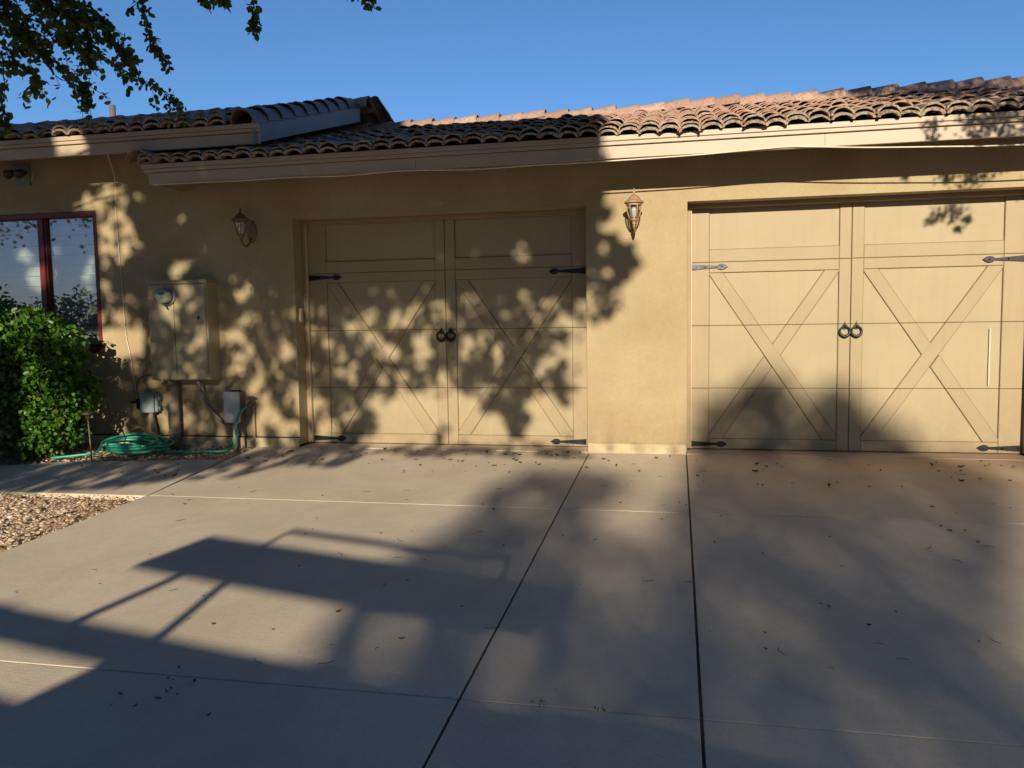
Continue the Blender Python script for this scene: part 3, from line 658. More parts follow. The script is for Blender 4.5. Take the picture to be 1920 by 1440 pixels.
# grey communications box
t = empty('cable_box', (-4.92, 0, 0)); tag(t, 'weathered grey-blue plastic cable box low on the wall behind the coiled hose', 'utility box')
m_ = MB(); m_.box(-4.965, -4.800, -.075, -.001, .305, .49, b=.008); m_.box(-4.80, -4.785, -.06, -.005, .33, .36, b=.003); m_.box(-4.80, -4.785, -.06, -.005, .42, .455, b=.003); ch(t, m_, 'case', TELE)
m_ = MB(); m_.box(-4.975, -4.825, -.098, -.0755, .30, .492, b=.006); ch(t, m_, 'lid', TELE)
m_ = MB(); m_.tube(smooth_path([(-4.885, -.05, .30), (-4.87, -.055, .2), (-4.845, -.06, .05), (-4.84, -.06, -.08)], 5), .026, 10); m_.tube([(-4.868, -.07, .30), (-4.82, -.075, -.08)], .012, 8); ch(t, m_, 'conduit', CONDUIT)
# dark clamp with cable loop beside it
t = empty('cable_clamp', (-5.06, 0, .38)); tag(t, 'dark wire clamp and loose connectors on the wall left of the grey cable box', 'cable clamp')
m_ = MB(); m_.box(-5.06, -5.03, -.04, -.001, .33, .43, b=.006); m_.tube([(-5.12, -.03, .40), (-5.04, -.035, .395)], .012, 8); m_.tube([(-5.035, -.03, .42), (-5.01, -.045, .34), (-4.985, -.04, .31)], .013, 8); ch(t, m_, 'clamp', IRON)
m_ = MB(); m_.tube(smooth_path([(-5.055, -.02, .42), (-5.06, -.012, .56), (-5.02, -.012, .635), (-4.93, -.012, .66), (-4.77, -.012, .665)], 6), .004, 6); ch(t, m_, 'wire_loop', CABLED)

# ------------------------------------------------------------------ hose, tap
t = empty('hose_tap', (-3.80, 0, 0)); tag(t, 'brass tap on a painted riser pipe right of the galvanised box', 'tap')
m_ = MB(); m_.tube([(-3.815, -.022, -.05), (-3.815, -.022, .40)], .015, 10); ch(t, m_, 'riser_pipe', CONDUIT)
m_ = MB(); m_.tube([(-3.815, -.022, .395), (-3.805, -.06, .41), (-3.815, -.10, .39), (-3.825, -.12, .37)], [.017, .018, .016, .014], 10); m_.tube([(-3.805, -.065, .41), (-3.80, -.07, .45)], .006, 6)
m_.tube([(-3.835, -.07, .455), (-3.81, -.07, .452), (-3.79, -.065, .46), (-3.77, -.07, .452)], .008, 8); ch(t, m_, 'tap_body', BRASS)
m_ = MB(); pts = [(-3.825, -.12, .37), (-3.865, -.16, .33), (-3.895, -.20, .22), (-3.88, -.23, .10), (-3.89, -.26, .02), (-3.96, -.32, gz(-.3) + .012), (-4.10, -.36, gz(-.3) + .012), (-4.40, -.40, gz(-.4) + .012), (-4.62, -.42, gz(-.4) + .013)]
cx, cy = -4.84, -.36; R0 = .34
nt = 7
for k in range(nt * 14):
    a = -.3 + 2 * math.pi * k / 14; q = k / (nt * 14)
    r = R0 * (1 - .26 * (0.5 + .5 * math.sin(int(q * nt) * 2.4 + .6))); jx = random.gauss(0, .004)
    pts.append((cx + (r + jx) * math.cos(a) + .045 * math.sin(int(q * nt) * 1.9), cy + (r * .62 + jx) * math.sin(a) + .03 * math.cos(int(q * nt) * 2.7), gz(-.35) + .014 + .055 * q + .030 * (1 + math.sin(a)) * (.4 + q) + .008 * math.sin(a * 2 + q * 5)))
pts += [(-5.02, -.55, .06), (-5.05, -.62, .0), (-5.18, -.70, gz(-.7) + .03), (-5.4, -.78, gz(-.7) + .013)]
m_.tube(smooth_path(pts, 3), .0125, 8); hose = m_.build('garden_hose', HOSE); tag(hose, 'green garden hose coiled on the gravel below the meter cabinet', 'garden hose')
t = empty('path_light', (-4.93, -.83, gz(-.8))); tag(t, 'thin dark stake light standing between the bush and the hose coil', 'path light')
m_ = MB(); m_.tube([(0, 0, -.1), (-.045, .03, .40)], .006, 6); m_.build('stake', BRONZE_SHADE, t)
m_ = MB(); m_.lathe([(.001, .455), (.03, .445), (.062, .425), (.058, .42), (.02, .418)], (-.05, .034, 0), 14); m_.lathe([(.022, .42), (.020, .385), (.006, .38)], (-.05, .034, 0), 10); m_.build('lamp_head', BRONZE_SHADE, t)

# ------------------------------------------------------------------ cables
m_ = MB(); pts = [(-4.905, -.455, 2.688), (-5.04, -.22, 2.60), (-5.176, -.012, 2.50), (-5.19, -.01, 2.2), (-5.18, -.01, 1.9), (-5.165, -.01, 1.5), (-5.155, -.01, 1.1), (-5.115, -.01, .85), (-5.09, -.01, .62), (-5.05, -.02, .43)]
tag(m_.build('x', CABLE) if False else MB().tube(smooth_path(pts, 5), .0042, 6).build('wall_cable', CABLE), 'thin pale cable running down the wall between the window and meter cabinet', 'cable')
pts = [(-4.44, -.49, 2.388), (-4.0, -.508, 2.383), (-3.6, -.508, 2.378), (-3.1, -.508, 2.382), (-2.6, -.508, 2.372), (-2.1, -.508, 2.386), (-1.5, -.508, 2.366), (-1.0, -.508, 2.372), (-.6, -.508, 2.371), (0.1, -.508, 2.379), (.4, -.508, 2.387), (.9, -.508, 2.405), (1.05, -.508, 2.400), (1.5, -.508, 2.368), (2.0, -.508, 2.345), (2.4, -.508, 2.330), (3.0, -.508, 2.33), (4, -.508, 2.36)]
tag(MB().tube(smooth_path(pts, 5), .0058, 6).build('eave_cable', CABLE), 'white cable sagging along the bottom edge of the long lower fascia', 'cable')
# flood light high under the left eave
t = empty('flood_light', (-6.2, 0, 2.66)); tag(t, 'dusty twin flood light on a square plate under the left eave', 'flood light')
m_ = MB(); m_.box(-.10, .07, -.025, -.001, -.12, .09, b=.006); m_.build('back_plate', TELE, t)
for s in (-.07, .05):
    m_ = MB(); m_.tube([(s, -.03, .0), (s, -.07, .0), (s, -.14, -.03)], [.014, .03, .045], 12); m_.build('lamp_head', simple('lamp_head_dark', (.04, .04, .035), .5), t)
m_ = MB(); m_.tube([(.10, -.03, -.08), (.16, -.06, .0)], .005, 6); m_.build('aiming_arm', CABLE, t)

# ------------------------------------------------------------------ light-space masks: where sun gets through (X0, Z0 on the wall plane)
MASK = {"lit":[[[-5.58,2.46],[-5.1,2.5],[-5.1,2.27],[-5.0,2.2],[-4.95,1.97],[-4.96,1.87],[-5.1,1.81],[-5.2,1.69],[-5.4,1.66],[-5.41,2.04],[-5.44,2.23],[-5.66,2.33]],[[-5.02,2.48],[-4.83,2.47],[-4.88,2.26],[-4.99,2.3]],[[-4.63,2.03],[-4.65,1.99],[-4.69,1.97],[-4.72,1.99],[-4.74,2.04],[-4.72,2.08],[-4.68,2.09],[-4.65,2.08]],[[-4.43,2.16],[-4.45,2.11],[-4.5,2.09],[-4.54,2.11],[-4.56,2.17],[-4.54,2.21],[-4.49,2.23],[-4.45,2.21]],[[-4.44,2.04],[-4.46,2.0],[-4.49,1.98],[-4.53,2.0],[-4.54,2.04],[-4.52,2.09],[-4.49,2.1],[-4.45,2.08]],[[-4.38,1.74],[-4.41,1.68],[-4.49,1.66],[-4.57,1.68],[-4.6,1.74],[-4.57,1.8],[-4.49,1.82],[-4.41,1.79]],[[-4.51,1.65],[-4.53,1.61],[-4.6,1.6],[-4.66,1.62],[-4.69,1.65],[-4.66,1.69],[-4.59,1.7],[-4.53,1.69]],[[-4.28,1.84],[-4.3,1.81],[-4.33,1.8],[-4.37,1.81],[-4.38,1.85],[-4.37,1.88],[-4.33,1.9],[-4.29,1.88]],[[-5.28,1.49],[-5.3,1.43],[-5.35,1.41],[-5.4,1.43],[-5.41,1.49],[-5.39,1.55],[-5.34,1.57],[-5.3,1.55]],[[-5.15,1.1],[-5.18,0.95],[-5.24,0.89],[-5.29,0.95],[-5.3,1.1],[-5.27,1.25],[-5.21,1.31],[-5.16,1.24]],[[-4.95,1.56],[-4.97,1.52],[-5.0,1.51],[-5.04,1.52],[-5.05,1.56],[-5.03,1.6],[-5.0,1.61],[-4.97,1.6]],[[-3.92,1.58],[-3.94,1.54],[-3.97,1.52],[-4.0,1.54],[-4.01,1.59],[-3.99,1.63],[-3.96,1.64],[-3.93,1.63]],[[-3.78,1.16],[-3.8,1.11],[-3.85,1.09],[-3.9,1.11],[-3.91,1.16],[-3.89,1.21],[-3.84,1.23],[-3.8,1.21]],[[-3.76,0.88],[-3.79,0.82],[-3.83,0.8],[-3.88,0.82],[-3.9,0.88],[-3.88,0.94],[-3.83,0.96],[-3.78,0.94]],[[-3.93,0.73],[-3.95,0.66],[-4.01,0.64],[-4.06,0.66],[-4.08,0.73],[-4.06,0.79],[-4.0,0.82],[-3.95,0.79]],[[-3.85,0.98],[-3.87,0.94],[-3.91,0.92],[-3.95,0.94],[-3.97,0.98],[-3.95,1.02],[-3.91,1.04],[-3.87,1.02]],[[-3.36,0.93],[-3.39,0.85],[-3.45,0.82],[-3.51,0.85],[-3.53,0.93],[-3.5,1.0],[-3.44,1.04],[-3.38,1.0]],[[-3.33,1.17],[-3.35,1.14],[-3.39,1.12],[-3.44,1.14],[-3.46,1.18],[-3.44,1.21],[-3.39,1.22],[-3.35,1.21]],[[-3.49,0.68],[-3.51,0.61],[-3.57,0.59],[-3.62,0.61],[-3.64,0.68],[-3.62,0.74],[-3.56,0.77],[-3.51,0.74]],[[-3.25,0.45],[-3.28,0.36],[-3.36,0.33],[-3.44,0.36],[-3.47,0.45],[-3.43,0.53],[-3.35,0.57],[-3.28,0.53]],[[-3.62,0.37],[-3.64,0.31],[-3.69,0.28],[-3.74,0.31],[-3.76,0.37],[-3.74,0.44],[-3.68,0.46],[-3.63,0.44]],[[-3.32,0.17],[-3.36,0.11],[-3.45,0.08],[-3.54,0.1],[-3.58,0.17],[-3.54,0.23],[-3.45,0.26],[-3.35,0.24]],[[-3.68,0.22],[-3.71,0.14],[-3.75,0.11],[-3.8,0.14],[-3.82,0.22],[-3.79,0.3],[-3.74,0.33],[-3.7,0.3]],[[-4.3,0.16],[-4.33,0.11],[-4.39,0.09],[-4.44,0.11],[-4.46,0.16],[-4.44,0.21],[-4.38,0.23],[-4.32,0.21]],[[-4.23,1.24],[-4.25,1.2],[-4.29,1.18],[-4.33,1.2],[-4.35,1.24],[-4.33,1.28],[-4.29,1.3],[-4.25,1.28]],[[-4.32,1.39],[-4.33,1.36],[-4.37,1.34],[-4.4,1.36],[-4.42,1.39],[-4.4,1.43],[-4.36,1.44],[-4.33,1.43]],[[-1.26,1.98],[-1.28,1.93],[-1.33,1.91],[-1.37,1.93],[-1.39,1.98],[-1.37,2.03],[-1.33,2.05],[-1.28,2.03]],[[-1.18,1.83],[-1.2,1.78],[-1.26,1.76],[-1.31,1.78],[-1.34,1.84],[-1.31,1.89],[-1.26,1.91],[-1.2,1.89]],[[-1.12,1.74],[-1.14,1.69],[-1.18,1.66],[-1.22,1.69],[-1.24,1.74],[-1.22,1.79],[-1.18,1.81],[-1.13,1.79]],[[-1.35,1.82],[-1.36,1.8],[-1.39,1.79],[-1.41,1.8],[-1.42,1.83],[-1.41,1.85],[-1.39,1.86],[-1.36,1.85]],[[-1.21,1.68],[-1.22,1.65],[-1.24,1.64],[-1.27,1.65],[-1.28,1.68],[-1.27,1.71],[-1.24,1.72],[-1.22,1.71]],[[-1.91,1.78],[-1.93,1.74],[-1.96,1.72],[-1.99,1.74],[-2.0,1.78],[-1.98,1.82],[-1.95,1.84],[-1.92,1.82]],[[-2.06,1.66],[-2.07,1.64],[-2.08,1.64],[-2.1,1.65],[-2.11,1.66],[-2.1,1.68],[-2.08,1.69],[-2.07,1.68]],[[-2.62,1.23],[-2.65,1.15],[-2.71,1.12],[-2.77,1.15],[-2.79,1.23],[-2.76,1.31],[-2.7,1.35],[-2.64,1.31]],[[-2.59,1.06],[-2.61,1.0],[-2.66,0.97],[-2.71,1.0],[-2.72,1.07],[-2.7,1.14],[-2.66,1.16],[-2.61,1.13]],[[-2.73,1.31],[-2.74,1.28],[-2.77,1.27],[-2.79,1.28],[-2.8,1.31],[-2.79,1.33],[-2.76,1.35],[-2.74,1.33]],[[-2.33,1.24],[-2.35,1.18],[-2.39,1.16],[-2.44,1.19],[-2.46,1.24],[-2.44,1.3],[-2.39,1.32],[-2.34,1.3]],[[-2.81,1.15],[-2.83,1.11],[-2.85,1.09],[-2.88,1.11],[-2.88,1.15],[-2.87,1.2],[-2.85,1.21],[-2.82,1.19]],[[-3.14,1.14],[-3.16,1.11],[-3.19,1.09],[-3.22,1.11],[-3.23,1.14],[-3.22,1.17],[-3.19,1.19],[-3.15,1.17]],[[-2.83,0.82],[-2.85,0.78],[-2.9,0.76],[-2.94,0.78],[-2.96,0.82],[-2.94,0.86],[-2.89,0.88],[-2.85,0.86]],[[-2.96,0.72],[-2.98,0.65],[-3.02,0.62],[-3.07,0.65],[-3.08,0.72],[-3.06,0.79],[-3.02,0.82],[-2.97,0.79]],[[-2.07,1.01],[-2.1,0.93],[-2.17,0.9],[-2.24,0.93],[-2.26,1.01],[-2.23,1.09],[-2.16,1.12],[-2.1,1.09]],[[-2.17,1.07],[-2.19,1.03],[-2.24,1.01],[-2.3,1.03],[-2.32,1.07],[-2.3,1.11],[-2.24,1.13],[-2.19,1.11]],[[-2.08,0.88],[-2.11,0.84],[-2.18,0.82],[-2.25,0.84],[-2.28,0.88],[-2.25,0.93],[-2.18,0.94],[-2.11,0.92]],[[-1.96,1.25],[-1.98,1.2],[-2.04,1.18],[-2.09,1.2],[-2.11,1.25],[-2.09,1.3],[-2.03,1.32],[-1.98,1.3]],[[-1.94,1.16],[-1.95,1.12],[-1.98,1.1],[-2.0,1.12],[-2.01,1.16],[-2.0,1.2],[-1.98,1.22],[-1.95,1.2]],[[-1.65,1.04],[-1.68,0.97],[-1.74,0.94],[-1.8,0.97],[-1.82,1.04],[-1.79,1.11],[-1.74,1.14],[-1.68,1.11]],[[-1.66,0.93],[-1.68,0.89],[-1.72,0.88],[-1.77,0.89],[-1.79,0.93],[-1.77,0.96],[-1.72,0.97],[-1.68,0.96]],[[-1.14,1.34],[-1.15,1.3],[-1.18,1.28],[-1.22,1.3],[-1.23,1.34],[-1.22,1.38],[-1.18,1.4],[-1.15,1.38]],[[-1.03,1.2],[-1.05,1.13],[-1.1,1.09],[-1.14,1.13],[-1.16,1.21],[-1.14,1.28],[-1.1,1.31],[-1.05,1.28]],[[-0.97,1.37],[-0.98,1.35],[-1.01,1.34],[-1.04,1.35],[-1.05,1.38],[-1.04,1.4],[-1.01,1.41],[-0.98,1.4]],[[-1.16,1.49],[-1.18,1.45],[-1.23,1.44],[-1.28,1.46],[-1.3,1.49],[-1.28,1.53],[-1.23,1.54],[-1.18,1.52]],[[-0.82,1.17],[-0.84,1.1],[-0.88,1.07],[-0.92,1.1],[-0.93,1.17],[-0.91,1.24],[-0.87,1.27],[-0.83,1.24]],[[-0.88,1.33],[-0.89,1.3],[-0.92,1.29],[-0.95,1.3],[-0.97,1.34],[-0.95,1.37],[-0.92,1.38],[-0.89,1.37]],[[-0.92,0.86],[-0.95,0.81],[-1.02,0.79],[-1.09,0.81],[-1.12,0.87],[-1.09,0.92],[-1.02,0.94],[-0.95,0.92]],[[-1.04,0.79],[-1.06,0.76],[-1.1,0.75],[-1.15,0.76],[-1.17,0.79],[-1.15,0.83],[-1.1,0.84],[-1.06,0.83]],[[-0.82,0.97],[-0.85,0.91],[-0.9,0.89],[-0.96,0.92],[-0.98,0.97],[-0.96,1.02],[-0.9,1.04],[-0.84,1.02]],[[-2.52,0.97],[-2.54,0.92],[-2.59,0.9],[-2.64,0.92],[-2.66,0.97],[-2.64,1.01],[-2.59,1.03],[-2.54,1.01]],[[-2.44,0.93],[-2.45,0.9],[-2.49,0.89],[-2.52,0.9],[-2.54,0.93],[-2.52,0.96],[-2.49,0.98],[-2.45,0.96]],[[-2.29,0.54],[-2.31,0.5],[-2.36,0.49],[-2.41,0.5],[-2.43,0.54],[-2.41,0.57],[-2.36,0.59],[-2.31,0.57]],[[-2.49,0.67],[-2.51,0.62],[-2.55,0.6],[-2.59,0.62],[-2.61,0.67],[-2.59,0.72],[-2.55,0.74],[-2.5,0.72]],[[-2.6,0.47],[-2.62,0.42],[-2.66,0.4],[-2.7,0.42],[-2.72,0.47],[-2.7,0.52],[-2.66,0.54],[-2.62,0.52]],[[-2.78,0.42],[-2.8,0.37],[-2.86,0.35],[-2.91,0.37],[-2.94,0.42],[-2.91,0.46],[-2.85,0.48],[-2.8,0.46]],[[-2.82,0.3],[-2.85,0.25],[-2.92,0.23],[-2.98,0.25],[-3.0,0.3],[-2.97,0.35],[-2.91,0.37],[-2.85,0.35]],[[-3.09,0.13],[-3.12,0.04],[-3.18,0.01],[-3.23,0.04],[-3.25,0.13],[-3.23,0.21],[-3.17,0.25],[-3.11,0.21]],[[-3.08,0.28],[-3.1,0.23],[-3.15,0.21],[-3.2,0.23],[-3.22,0.28],[-3.19,0.33],[-3.14,0.35],[-3.1,0.33]],[[-3.14,0.42],[-3.16,0.38],[-3.2,0.36],[-3.24,0.38],[-3.25,0.41],[-3.23,0.45],[-3.19,0.47],[-3.16,0.45]],[[-3.23,0.58],[-3.25,0.55],[-3.28,0.53],[-3.32,0.55],[-3.33,0.58],[-3.31,0.62],[-3.28,0.64],[-3.25,0.62]],[[-0.81,0.9],[-0.73,1.09],[-0.61,1.24],[-0.62,0.05],[-0.82,0.05],[-0.84,0.37],[-0.75,0.59],[-0.83,0.76]],[[-2.47,0.5],[-2.15,0.55],[-2.15,0.65],[-2.03,0.77],[-1.86,0.68],[-1.83,0.57],[-1.6,0.49],[-1.7,0.39],[-1.55,0.31],[-1.4,0.41],[-1.39,0.15],[-1.26,0.04],[-1.93,0.03],[-1.97,0.27],[-2.06,0.27],[-2.1,0.02],[-2.73,0.01],[-2.63,0.25],[-2.64,0.42]],[[-1.21,0.44],[-1.09,0.56],[-0.88,0.56],[-0.84,0.4],[-0.84,0.05],[-1.13,0.04],[-1.19,0.2]],[[-0.32,2.05],[-0.33,2.02],[-0.36,2.01],[-0.39,2.02],[-0.4,2.05],[-0.39,2.09],[-0.36,2.1],[-0.33,2.08]],[[-0.34,1.9],[-0.36,1.85],[-0.41,1.84],[-0.45,1.86],[-0.47,1.9],[-0.45,1.94],[-0.41,1.96],[-0.36,1.94]],[[-0.46,1.77],[-0.47,1.74],[-0.5,1.73],[-0.52,1.74],[-0.53,1.77],[-0.52,1.8],[-0.5,1.81],[-0.47,1.79]],[[-0.48,1.56],[-0.5,1.52],[-0.55,1.51],[-0.59,1.53],[-0.61,1.57],[-0.59,1.6],[-0.54,1.62],[-0.5,1.6]],[[-5.47,2.04],[-5.5,1.91],[-5.57,1.87],[-5.64,1.92],[-5.66,2.04],[-5.62,2.17],[-5.55,2.22],[-5.49,2.16]],[[-5.48,1.68],[-5.52,1.51],[-5.6,1.45],[-5.67,1.52],[-5.7,1.68],[-5.65,1.84],[-5.57,1.91],[-5.5,1.84]],[[-5.98,1.69],[-6.04,1.59],[-6.19,1.56],[-6.34,1.6],[-6.4,1.7],[-6.33,1.8],[-6.17,1.83],[-6.03,1.79]],[[-6.23,1.91],[-6.27,1.83],[-6.36,1.81],[-6.45,1.84],[-6.48,1.92],[-6.44,1.99],[-6.35,2.02],[-6.26,1.98]],[[-5.87,1.9],[-5.9,1.85],[-5.96,1.84],[-6.02,1.86],[-6.04,1.9],[-6.01,1.94],[-5.95,1.96],[-5.89,1.94]],[[-5.51,1.34],[-5.53,1.26],[-5.57,1.23],[-5.61,1.27],[-5.62,1.34],[-5.6,1.41],[-5.56,1.44],[-5.52,1.41]],[[-5.42,1.26],[-5.44,1.15],[-5.48,1.1],[-5.51,1.15],[-5.52,1.26],[-5.5,1.37],[-5.46,1.41],[-5.43,1.37]],[[-0.5,2.46],[-0.51,2.21],[-0.55,2.16],[-0.41,2.12],[-0.36,2.03],[-0.41,1.85],[-0.36,1.8],[-0.23,1.8],[-0.22,1.62],[-0.26,1.51],[-0.41,1.42],[-0.33,1.29],[-0.37,1.18],[-0.5,1.13],[-0.62,1.08],[-0.64,0.95],[-0.64,-0.01],[8,-0.05],[8,4.8],[-0.3,4.8]],[[-5.49,2.75],[-5.14,2.74],[-5.14,2.52],[-5.5,2.53]],[[-5.84,1.12],[-4.95,1.12],[-4.98,0.86],[-5.43,0.78],[-5.87,0.66]],[[-5.68,0.64],[-5.52,0.68],[-5.41,0.27],[-5.1,-0.19],[-5.24,-0.37],[-5.62,-0.38]]],"shadeB":[[0.21,-0.03],[0.09,-0.38],[-0.16,-0.59],[-0.38,-0.37],[-0.66,-0.26],[-1.14,-0.31],[-1.4,-0.59],[-1.44,-0.88],[-1.64,-0.99],[-1.73,-1.17],[-1.8,-1.36],[-1.78,-1.49],[-1.81,-1.58],[-1.67,-1.84],[0.58,-1.7],[2.87,0.03]],"door2":[[[0.23,-0.04],[0.31,0.26],[0.37,0.57],[0.57,0.5],[0.72,0.65],[0.93,0.78],[1.14,0.64],[1.11,0.36],[1.02,0.02]],[[1.06,-0.02],[1.16,0.36],[1.25,0.57],[1.42,0.66],[1.62,0.57],[1.8,0.36],[2.08,0.2],[2.19,-0.02]],[[0.67,0.35],[1.06,0.36],[1.4,0.29],[1.41,-0.02],[0.59,-0.04]]],"holesB":[[[-0.16,-0.78],[-0.26,-0.89],[-0.43,-0.94],[-0.59,-0.91],[-0.65,-0.8],[-0.57,-0.68],[-0.38,-0.61],[-0.2,-0.66]],[[-0.02,-0.53],[-0.11,-0.62],[-0.26,-0.66],[-0.41,-0.63],[-0.46,-0.55],[-0.38,-0.46],[-0.21,-0.41],[-0.05,-0.44]],[[0.55,-0.81],[0.5,-0.84],[0.43,-0.85],[0.38,-0.84],[0.36,-0.82],[0.41,-0.79],[0.48,-0.78],[0.54,-0.78]],[[0.08,-1.3],[0.05,-1.32],[0.0,-1.33],[-0.04,-1.33],[-0.05,-1.31],[-0.02,-1.29],[0.03,-1.28],[0.07,-1.29]],[[-1.43,-1.47],[-1.4,-1.55],[-1.43,-1.58],[-1.49,-1.55],[-1.56,-1.48],[-1.6,-1.39],[-1.58,-1.34],[-1.5,-1.38]],[[-1.35,-1.15],[-1.36,-1.17],[-1.42,-1.19],[-1.48,-1.18],[-1.52,-1.15],[-1.51,-1.13],[-1.45,-1.11],[-1.39,-1.12]],[[-0.47,-1.1],[-0.5,-1.14],[-0.57,-1.16],[-0.64,-1.15],[-0.67,-1.11],[-0.64,-1.07],[-0.56,-1.05],[-0.49,-1.06]],[[2.71,-0.15],[2.56,-0.21],[2.37,-0.24],[2.25,-0.22],[2.25,-0.17],[2.39,-0.1],[2.59,-0.07],[2.72,-0.09]],[[1.42,-0.84],[1.35,-0.87],[1.24,-0.89],[1.15,-0.88],[1.14,-0.86],[1.21,-0.83],[1.32,-0.81],[1.41,-0.82]],[[-0.92,-1.53],[-0.94,-1.57],[-1.01,-1.58],[-1.08,-1.57],[-1.12,-1.54],[-1.11,-1.5],[-1.03,-1.48],[-0.95,-1.5]]],"loA":[[-7.2,-0.71],[-5.07,-0.74],[-4.54,-0.66],[-3.98,-0.58],[-3.46,-0.52],[-3.28,-0.31],[-2.72,-0.29],[-2.57,-0.11]]}
LIT = MASK['lit']
def inside(poly, X, Z):
    r = np.zeros(X.shape, bool); n = len(poly)
    for i in range(n):
        (x1, z1), (x2, z2) = poly[i], poly[(i + 1) % n]
        if z1 == z2: continue
        c = ((z1 > Z) != (z2 > Z)) & (X < (x2 - x1) * (Z - z1) / (z2 - z1) + x1); r ^= c
    return r
def vnoise(X, Z, cell, seed):
    g = np.random.default_rng(seed).random((160, 160)); u = X / cell + 60; v = Z / cell + 60
    i = np.floor(u).astype(int) % 159; j = np.floor(v).astype(int) % 159; a = u - np.floor(u); b_ = v - np.floor(v)
    a = a * a * (3 - 2 * a); b_ = b_ * b_ * (3 - 2 * b_)
    return (g[i, j] * (1 - a) + g[i + 1, j] * a) * (1 - b_) + (g[i, j + 1] * (1 - a) + g[i + 1, j + 1] * a) * b_
Ln = np.array([SUN.x, SUN.y, SUN.z])
def crown_points(n, box, keep, t0, t1):
    """leaf positions in a crown: (X0,Z0) across the light, depth t along it"""
    X = RNG.uniform(box[0], box[1], n); Z = RNG.uniform(box[2], box[3], n); k = keep(X, Z); X, Z = X[k], Z[k]
    t = RNG.uniform(t0, t1, len(X)) + .8 * (vnoise(X, Z, .9, 5) - .5)
    return np.stack([X - Ln[0] * t, -t, Z - Ln[2] * t], 1)
LO = MASK['loA']; lox = [p[0] for p in LO]; loz = [p[1] for p in LO]
def keepA(X, Z):
    k = Z > np.interp(X, lox, loz) + .10 * (vnoise(X, Z, .22, 21) - .5)
    Xw = X + .13 * (vnoise(X, Z, .10, 31) - .5) + .07 * (vnoise(X, Z, .045, 33) - .5); Zw = Z + .13 * (vnoise(X, Z, .11, 32) - .5) + .07 * (vnoise(X, Z, .05, 34) - .5)
    stray = (RNG.random(len(X)) < .10) & (X > -5.6) & (X < -.7) & (Z > .5)
    for q in LIT[:-3]: k &= ~inside(q, Xw, Zw) | stray
    for q in LIT[-3:]: k &= ~inside(q, X, Z)
    k &= ~((Z > 4.02) & (X > -2.75)) & ~((X > -.60) & (Z < .0)) & ~((X > -.45) & (Z > 2.2))
    nz = .45 * vnoise(X, Z, .24, 1) + .55 * vnoise(X, Z, .085, 2)
    dap = (Z < np.where(X < -4.5, 1.9, 1.50) + .35 * (vnoise(X, Z, .35, 51) - .4)) & (X > -5.35)                       # the lower crown is looser
    thr = np.where(dap, np.interp(Z, [.55, 1.45], [.395, .27]), .10)
    k &= (nz > thr) | (RNG.random(len(X)) < np.where(dap, .10, .6))
    return k
tree = empty('shade_tree', (-8.4, -10.2, gz(-10))); tag(tree, 'tall leafy tree overhanging the drive, its branch tips at the upper left', 'tree')
tinv = Matrix.Translation(-tree.location)
def tch(o): o.parent = tree; o.matrix_parent_inverse = tinv; return o
PA = crown_points(150000, (-8.2, .2, -.9, 4.9), keepA, 8.4, 11.6)
tch(leaves('crown', PA, RNG.uniform(.058, .095, len(PA)) * np.where((PA[:, 2] + .34 * PA[:, 1] > 1.45) | (PA[:, 0] + .12 * PA[:, 1] < -5.4), 1.45, .95), LEAF_T, shape='quad'))
tk = MB(); tk.tube([(-8.4, -10.2, -.6), (-8.3, -10.1, 1.5), (-7.9, -10.0, 3.2), (-7.2, -9.9, 4.6), (-6.0, -9.8, 6.2)], [.24, .19, .17, .14, .08], 12); tch(tk.build('trunk', BARK))
lb = MB()
for q in ([(-7.9, -10.0, 3.2), (-6.2, -9.4, 4.2), (-4.4, -9.6, 4.9), (-2.4, -10, 5.4), (-.6, -10.2, 5.6)], [(-7.2, -9.9, 4.6), (-5.5, -10.4, 5.8), (-3.4, -10.4, 6.7), (-1.6, -10.2, 7.2)], [(-8.0, -10, 2.9), (-6.8, -8.4, 3.7), (-5.6, -6.2, 4.1), (-4.7, -4.4, 3.9), (-4.05, -3.2, 3.45)], [(-5.6, -6.2, 4.1), (-4.6, -4.8, 4.2), (-3.2, -3.6, 3.6), (-2.4, -3.1, 3.3)], [(-3.2, -3.6, 3.6), (-2.2, -3.3, 3.35), (-1.6, -3.1, 3.1)], [(-7.2, -9.9, 4.6), (-7.0, -11, 6), (-5.5, -11.4, 7.4)]):
    n = len(q); s_ = smooth_path(q, 5); lb.tube(s_, [(.045 if q[-1][1] < -5 else .016) * (1 - .8 * i / len(s_)) for i in range(len(s_))], 7)
tch(lb.build('limb', BARK))
